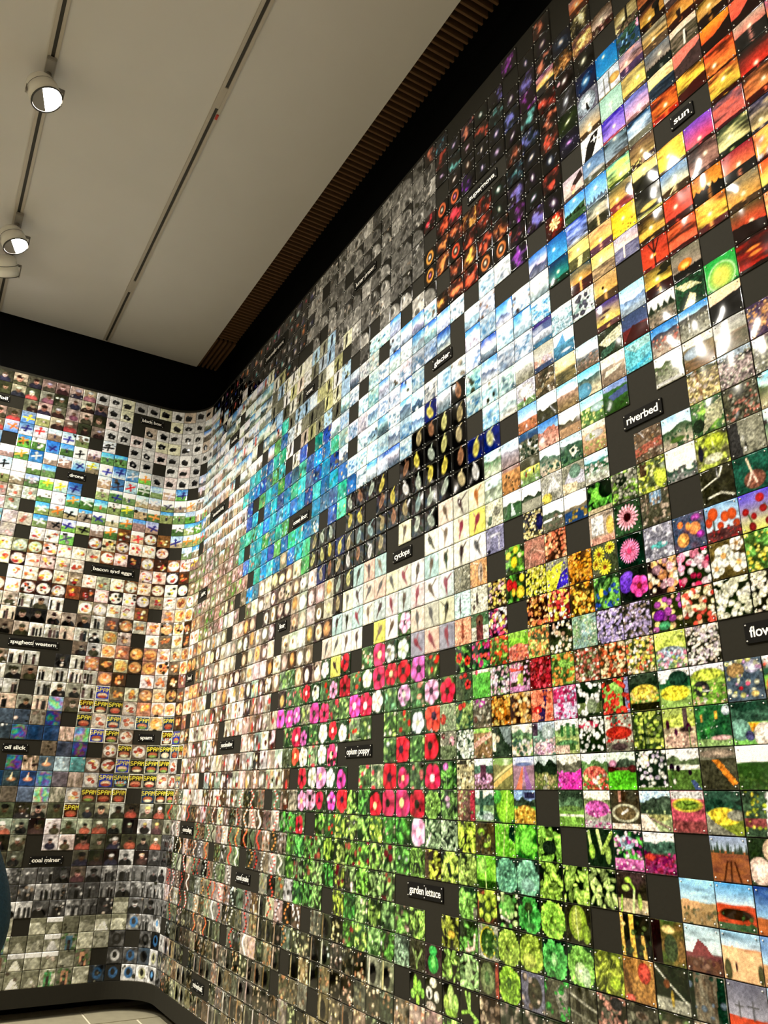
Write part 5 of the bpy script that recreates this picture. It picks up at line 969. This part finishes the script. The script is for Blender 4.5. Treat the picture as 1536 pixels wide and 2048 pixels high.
for r in range(-10, 32):
    for c in range(-72, 7):
        if c in BARE.get(r, ()) or (c, r) in done: continue
        seed = zlib.crc32(('s%d,%d' % (c, r)).encode()); rng = np.random.RandomState(seed)
        ch = SK[int(np.argmin(((SP-np.array((c, r)))**2).sum(1)*(0.35+1.3*rng.rand(len(SP)))))]     # picture kind of a seed close by
        N = 24 if ch == 'tin' else (16 if -64 <= c <= -46 or c > -26 else 12)
        pos, nor = sheet(c, r, N, rng, 0.8); v, f, col = sheet_arrays(pos, nor, zone(ch, N, seed), N)
        VV.append(v); FF.append(f+base); CC.append(col); base += len(v)
        if c > -40: pinpts += pin_points(c, r)
far = mesh_obj('distant_photo_prints', build_mesh('distant_photo_prints', np.concatenate(VV), np.concatenate(FF), np.concatenate(CC)), None)
tag(far, 'smaller glossy photo prints covering the rest of both walls and corner', 'prints', kind='stuff')
tag(mesh_obj('pins', pins_mesh('pins', pinpts), None, far), kind='stuff')

# ---------------------------------------------------------------- word plaques
def text_mesh(t, width, height):
    cu = bpy.data.curves.new('lettering', 'FONT'); cu.body = t; cu.size = 1.0; cu.align_x = 'CENTER'; cu.align_y = 'CENTER'; cu.offset = 0.014; cu.extrude = 0.0; cu.resolution_u = 3; cu.space_character = 0.94
    to = bpy.data.objects.new('lettering', cu); COL.objects.link(to); dg = bpy.context.evaluated_depsgraph_get(); dg.update()
    me = bpy.data.meshes.new_from_object(to.evaluated_get(dg)); bpy.data.objects.remove(to); bpy.data.curves.remove(cu); me.materials.clear()
    co = np.array([v.co[:] for v in me.vertices]); w = co[:, 0].max()-co[:, 0].min()
    co[:, 0] = (co[:, 0]-(co[:, 0].max()+co[:, 0].min())/2)*width/w; co[:, 1] *= height
    return me, co
for t, j, k, wc in LABELS:
    pw, ph = wc*A*R+0.030, 0.054
    root = bpy.data.objects.new('word_plaque', None); COL.objects.link(root); o0 = wallp(j, k+0.26); root.location = o0
    tag(root, 'black plaque reading "%s" in white letters' % t, 'sign', 'word plaques among the prints')
    bm = bmesh.new(); n = 14; fr, bk = [], []
    for i in range(n+1):
        a = (i/n-0.5)*pw/(A*R)
        for lst, of in ((fr, 0.0055), (bk, 0.0008)): lst.append([bm.verts.new(wallp(j+a, k+b, of)-o0) for b in (-ph/2/R, ph/2/R)])
    for i in range(n):
        bm.faces.new((fr[i][0], fr[i][1], fr[i+1][1], fr[i+1][0])); bm.faces.new((bk[i][0], bk[i+1][0], bk[i+1][1], bk[i][1]))
        bm.faces.new((fr[i][0], fr[i+1][0], bk[i+1][0], bk[i][0])); bm.faces.new((fr[i][1], bk[i][1], bk[i+1][1], fr[i+1][1]))
    bm.faces.new((fr[0][0], bk[0][0], bk[0][1], fr[0][1])); bm.faces.new((fr[n][0], fr[n][1], bk[n][1], bk[n][0]))
    mesh_obj('board', bm, M['plaque'], root)
    me, co = text_mesh(t, wc*A*R, 0.040)
    for v, q in zip(me.vertices, co): v.co = wallp(j+q[0]/(A*R), k-q[1]/R, 0.0064)-o0
    me.update(); mesh_obj('lettering', me, M['text'], root)
    pc = [wallp(j+sx*(pw/2-0.006)/(A*R), k+sy*(ph/2-0.006)/R, 0.007)-o0 for sx in ((-1, 0, 1) if wc > 1.4 else (-1, 1)) for sy in (-1, 1)]
    tag(mesh_obj('pins', pins_mesh('pins', pc), None, root), kind='stuff')

# ---------------------------------------------------------------- lighting tracks and lamps
def track(x, label):
    root = bpy.data.objects.new('lighting_track', None); COL.objects.link(root); root.location = W(x, 20, CZ)
    tag(root, label, 'track', 'lighting tracks along the ceiling')
    y0, y1 = (-50-20)*R, (YE-0.2-20)*R; w = 0.030
    bm = bmesh.new(); box(bm, -w, -w+0.020, y0, y1, -0.014, 0.0, 0.001); mesh_obj('rail', bm, M['track'], root)
    bm = bmesh.new(); box(bm, w-0.020, w, y0, y1, -0.014, 0.0, 0.001); mesh_obj('rail', bm, M['track'], root)
    bm = bmesh.new(); box(bm, -w+0.020, w-0.020, y0, y1, -0.004, 0.0); mesh_obj('slot', bm, M['slot'], root)
    for yc in (22.2, 2.0, 42.5):
        if x < -10: yc -= 3.4
        bm = bmesh.new(); box(bm, -w+0.010, w-0.010, (yc-0.8-20)*R, (yc+0.8-20)*R, -0.013, 0.0, 0.002); mesh_obj('joint_cover', bm, M['track'], root)
    if x > -10:
        bm = bmesh.new(); box(bm, 0.012, 0.028, (23.35-20)*R, (23.75-20)*R, -0.020, -0.005, 0.002); tag(mesh_obj('end_stop', bm, M['red'], root), 'red plastic stop')
    return root
track(-8.4, 'pale ceiling track with a small red stop and no lamps')
track(-17.0, 'pale ceiling track carrying the wall washer lamps')
track(-34.0, 'pale ceiling track further from the print wall')
def lamp(x, y, label, aim, power, on=True, hang=0.16, spin=0.0, cone=110):
    root = bpy.data.objects.new('track_lamp', None); COL.objects.link(root); root.location = W(x, y, CZ)+Vector((0, 0, -0.014))
    tag(root, label, 'lamp', 'wall washer lamps on the tracks')
    bm = bmesh.new(); box(bm, -0.026, 0.026, -0.11, 0.11, -0.030, 0.0, 0.004); mesh_obj('adapter', bm, M['lampg'], root)
    bm = bmesh.new(); lathe(bm, [(0.016, -0.030), (0.016, -hang+0.03)], 16); smooth(mesh_obj('stem', bm, M['lampg'], root))
    hc = Vector((0, 0, -hang)); d = (Vector(aim)-(root.location+hc)).normalized(); q = d.to_track_quat('Z', 'Y').to_matrix().to_4x4(); mx = Matrix.Translation(hc) @ q @ Matrix.Rotation(spin, 4, 'Z')
    r = 0.105; mx = mx @ Matrix.Scale(0.86, 4)
    bm = bmesh.new(); lathe(bm, [(0.0, -0.135), (0.05, -0.132), (0.082, -0.118), (0.097, -0.09), (0.102, -0.05), (0.102, -0.046), (r, -0.044), (r, 0.05), (0.100, 0.05), (0.094, 0.012), (0.0, 0.010)], 40, mx); hd = smooth(mesh_obj('head', bm, M['lampw'], root))
    bm = bmesh.new(); lathe(bm, [(0.1035, -0.050), (0.1035, -0.043)], 40, mx); smooth(mesh_obj('seam', bm, M['rim'], root))
    bm = bmesh.new()
    n = 40; rg = []
    for rr_, zz in ((r+0.001, 0.046), (r+0.003, 0.052), (0.098, 0.054), (0.098, 0.046)): rg.append([bm.verts.new(mx @ Vector((rr_*math.cos(6.2832*i/n), rr_*math.sin(6.2832*i/n), zz))) for i in range(n)])
    for a_ in range(4):
        for i in range(n): bm.faces.new((rg[a_][i], rg[a_][(i+1) % n], rg[(a_+1) % 4][(i+1) % n], rg[(a_+1) % 4][i]))
    smooth(mesh_obj('rim', bm, M['rim'], root))
    # yoke arms
    for sg in (-1, 1):
        bm = bmesh.new(); box(bm, sg*0.098-0.004, sg*0.098+0.004, -0.014, 0.014, -0.03, 0.075, 0.002)
        bmesh.ops.transform(bm, matrix=Matrix.Translation(hc), verts=bm.verts); mesh_obj('yoke_arm', bm, M['lampg'], root)
    bm = bmesh.new(); box(bm, -0.102, 0.102, -0.014, 0.014, 0.070, 0.078, 0.002); bmesh.ops.transform(bm, matrix=Matrix.Translation(hc), verts=bm.verts); mesh_obj('yoke_bridge', bm, M['lampg'], root)
    # lens (lit part) and half shade in front of it
    bm = bmesh.new(); vs_ = [bm.verts.new(mx @ Vector((0.093*math.cos(a_), 0.093*math.sin(a_), 0.022))) for a_ in [math.pi*2*i/36 for i in range(36)]]; bm.faces.new(vs_); mesh_obj('lens', bm, M['glow'] if on else M['lampw'], root)
    bm = bmesh.new(); top, bot = [], []
    for i in range(21):
        a_ = math.pi*0.56+math.pi*0.88*i/20; top.append(bm.verts.new(mx @ Vector((0.096*math.cos(a_), 0.096*math.sin(a_), 0.046)))); bot.append(bm.verts.new(mx @ Vector((0.096*math.cos(a_), 0.096*math.sin(a_), 0.042))))
    bm.faces.new(top); bm.faces.new(list(reversed(bot)))
    for i in range(21): bm.faces.new((top[i], bot[i], bot[(i+1) % 21], top[(i+1) % 21]))
    mesh_obj('half_shade', bm, M['lampg'], root)
    if on:
        L = bpy.data.lights.new('washer', 'SPOT'); L.energy = power*SPOT_W; L.color = WARM; L.spot_size = math.radians(cone); L.spot_blend = 1.0; L.shadow_soft_size = 0.06
        lo = bpy.data.objects.new('lamp_light', L); COL.objects.link(lo); lo.parent = root; lo.matrix_local = Matrix.Translation(hc+d*0.075) @ (-d).to_track_quat('Z', 'Y').to_matrix().to_4x4()
    return root
def T(x, y, k): return W(x, y, -k)
lamp(-17.0, 25.3, 'lit round lamp alone on its track, half shaded lens', T(0.0, 19, 20), 0.9, spin=1.45, hang=0.19, cone=95)
lamp(-16.9, 39.1, 'lit round lamp in front of the white dome backed lamp', T(0.0, 34, 20), 1.3, spin=1.6, hang=0.19, cone=95)
lamp(-17.0, 42.6, 'lamp turned away showing its white domed back', T(-14, 49, -8), 0.4, hang=0.20)
lamp(-17.0, 11.5, 'lit round lamp next along towards the near end of the track', T(0, 8, 18), 1.3, cone=95)
lamp(-17.0, -2.0, 'lit round lamp at the near end of the long track', T(0, -4, 18), 1.3, cone=95)
lamp(-34.0, 23.0, 'lit round lamp on the further track, aimed at the print wall', T(0, 16, 24), 6.5, cone=98)
lamp(-34.0, 8.0, 'lit round lamp on the further track, aimed at the near prints', T(0, 0, 24), 6.0, cone=98)  # added out of view to even the wash over the near prints
lamp(-34.0, 36.0, 'lit round lamp on the further track, aimed at the end wall', T(-14, 49, 22), 12.5)  # added out of view to brighten the end wall
track(-51.0, 'pale ceiling track beside the opposite wall')  # added out of view, only carries the two floor fill lamps
lamp(-51.0, 34.0, 'lit round lamp by the opposite wall, aimed down at the floor near the end wall', T(-48, 34, 33.8), 8.0, cone=130)  # added fill, floor bounce lifts the ceiling towards the end wall
lamp(-51.0, 6.0, 'lit round lamp by the opposite wall, aimed down at the middle of the floor', T(-46, 6, 33.8), 8.0, cone=130)  # added fill, floor bounce lifts the ceiling mid room
lamp(-34.0, -20.0, 'lit round lamp on the further track, aimed down behind the viewer', T(-36, -20, 33.8), 8.0, cone=130)  # added fill behind the camera, for bounce up to the ceiling
lamp(-34.0, 45.0, 'lit round lamp on the further track, aimed down at the floor by the rounded corner', T(-14, 44, 33.8), 4.0, cone=90)  # added out of view to brighten the floor tiles at the corner

# ---------------------------------------------------------------- visitor at the edge of the view
def skin_mesh(name, verts, edges, radii, m, parent, sub=2, root=0):
    me = bpy.data.meshes.new(name); me.from_pydata(verts, edges, []); o = bpy.data.objects.new(name, me); COL.objects.link(o)
    sk = o.modifiers.new('skin', 'SKIN'); sk.use_smooth_shade = True
    for i, d_ in enumerate(me.skin_vertices[0].data): d_.radius = radii[i] if isinstance(radii[i], tuple) else (radii[i], radii[i]); d_.use_root = (i == root)
    sb = o.modifiers.new('sub', 'SUBSURF'); sb.levels = sub; sb.render_levels = sub
    dg = bpy.context.evaluated_depsgraph_get(); dg.update(); nm = bpy.data.meshes.new_from_object(o.evaluated_get(dg)); bpy.data.objects.remove(o)
    nm.materials.clear(); ob = mesh_obj(name, nm, m, parent); smooth(ob); return ob
# standing, facing away towards the end wall; local frame: +y is forward, +x to the right, z up from the floor
per = bpy.data.objects.new('person', None); COL.objects.link(per); per.location = (-1.800, 1.36, 0.0); per.rotation_euler = (0, 0, 0.10)
tag(per, 'person in a dark teal fleece jacket with one elbow bent, back turned', 'person')
bv = [(0, 0, .90), (0, -.01, 1.05), (0, -.015, 1.22), (0, -.01, 1.34), (0, .0, 1.41), (0, .015, 1.47),
      (.085, 0, .86), (.095, .01, .48), (.095, -.02, .09), (.10, .10, .045), (-.085, 0, .86), (-.095, .01, .48), (-.095, -.02, .09), (-.10, .10, .045),
      (.165, -.005, 1.315), (.215, -.02, 1.06), (.16, .20, 1.02), (-.165, -.005, 1.315), (-.205, -.02, 1.06), (-.15, .20, 1.02)]
be = [(0, 1), (1, 2), (2, 3), (3, 4), (4, 5), (0, 6), (6, 7), (7, 8), (8, 9), (0, 10), (10, 11), (11, 12), (12, 13), (3, 14), (14, 15), (15, 16), (3, 17), (17, 18), (18, 19)]
br = [(.15, .11), (.13, .10), (.15, .11), (.13, .09), .052, .05, .085, .058, .04, .035, .085, .058, .04, .035, .055, .04, .028, .055, .04, .028]
skin_mesh('body', bv, be, br, M['skin'], per)
jv = [(0, 0, .86), (0, -.01, 1.02), (0, -.015, 1.20), (0, -.01, 1.33), (0, .0, 1.41), (.165, -.005, 1.305), (.222, -.02, 1.19), (.225, -.02, 1.07), (.16, .17, 1.025), (-.165, -.005, 1.305), (-.212, -.02, 1.19), (-.215, -.02, 1.07), (-.15, .17, 1.025)]
je = [(0, 1), (1, 2), (2, 3), (3, 4), (3, 5), (5, 6), (6, 7), (7, 8), (3, 9), (9, 10), (10, 11), (11, 12)]
jr = [(.185, .14), (.165, .13), (.175, .14), (.15, .115), .072, .078, .068, .060, .046, .078, .068, .060, .046]
skin_mesh('jacket', jv, je, jr, M['jacket'], per)
tv = [(0, 0, .88), (.088, 0, .82), (.097, .01, .48), (.097, -.02, .11), (-.088, 0, .82), (-.097, .01, .48), (-.097, -.02, .11)]
skin_mesh('trousers', tv, [(0, 1), (1, 2), (2, 3), (0, 4), (4, 5), (5, 6)], [(.16, .12), .10, .075, .062, .10, .075, .062], M['trous'], per)
for sx in (-1, 1):
    skin_mesh('shoe', [(sx*.097, -.07, .045), (sx*.10, .03, .042), (sx*.105, .15, .035)], [(0, 1), (1, 2)], [(.045, .04), (.05, .04), (.04, .03)], M['shoe'], per)
    hx_, hy_, hz_ = sx*.155, .205, 1.02
    hv = [(hx_, hy_, hz_), (hx_-sx*.01, hy_+.06, hz_-.005)]; he = [(0, 1)]; hr = [.030, .034]
    for fi, (dx, ln_) in enumerate(((-.028, .062), (-.009, .072), (.010, .068), (.028, .052))):
        b0 = len(hv); hv += [(hx_-sx*.01+dx, hy_+.09, hz_-.008), (hx_-sx*.01+dx, hy_+.09+ln_*.5, hz_-.018), (hx_-sx*.01+dx*.9, hy_+.09+ln_*.85, hz_-.040)]; he += [(1, b0), (b0, b0+1), (b0+1, b0+2)]; hr += [.010, .009, .008]
    b0 = len(hv); hv += [(hx_-sx*.045, hy_+.05, hz_), (hx_-sx*.058, hy_+.085, hz_-.005)]; he += [(0, b0), (b0, b0+1)]; hr += [.012, .010]
    skin_mesh('hand', hv, he, hr, M['skin'], per)
bm = bmesh.new(); bmesh.ops.create_uvsphere(bm, u_segments=24, v_segments=18, radius=1.0)
for v in bm.verts:
    z = v.co.z; v.co = Vector((v.co.x*(.074-.012*max(0, -z)), v.co.y*(.093-.008*max(0, -z))+.012, z*.112+1.585))
smooth(mesh_obj('head', bm, M['skin'], per))
bm = bmesh.new(); lathe(bm, [(0.0, 0.032), (0.008, 0.024), (0.013, 0.006), (0.015, 0.0), (0.0, -0.004)], 12, Matrix.Translation((0, .100, 1.565))); smooth(mesh_obj('nose', bm, M['skin'], per))
bm = bmesh.new(); box(bm, -.022, .022, .096, .104, 1.527, 1.536, .003); mesh_obj('mouth', bm, M['lip'], per)
for sx in (-1, 1):
    bm = bmesh.new(); bmesh.ops.create_uvsphere(bm, u_segments=12, v_segments=8, radius=.011, matrix=Matrix.Translation((sx*.030, .096, 1.595))); smooth(mesh_obj('eye', bm, M['eye'], per))
    bm = bmesh.new(); bmesh.ops.create_uvsphere(bm, u_segments=12, v_segments=8, radius=1.0)
    for v in bm.verts: v.co = Vector((v.co.x*.010+sx*.076, v.co.y*.018+.01, v.co.z*.030+1.580))
    smooth(mesh_obj('ear', bm, M['skin'], per))
bm = bmesh.new(); bmesh.ops.create_uvsphere(bm, u_segments=28, v_segments=20, radius=1.0)
bmesh.ops.delete(bm, geom=[v for v in bm.verts if v.co.y > 0.45 and v.co.z < 0.55], context='VERTS')
for v in bm.verts:
    w = 1+0.03*math.sin(11*v.co.x+7*v.co.z); v.co = Vector((v.co.x*.088*w, v.co.y*.108*w+.004, v.co.z*.130+1.592))
hr_ = smooth(mesh_obj('hair', bm, M['hair'], per)); md = hr_.modifiers.new('thick', 'SOLIDIFY'); md.thickness = 0.008
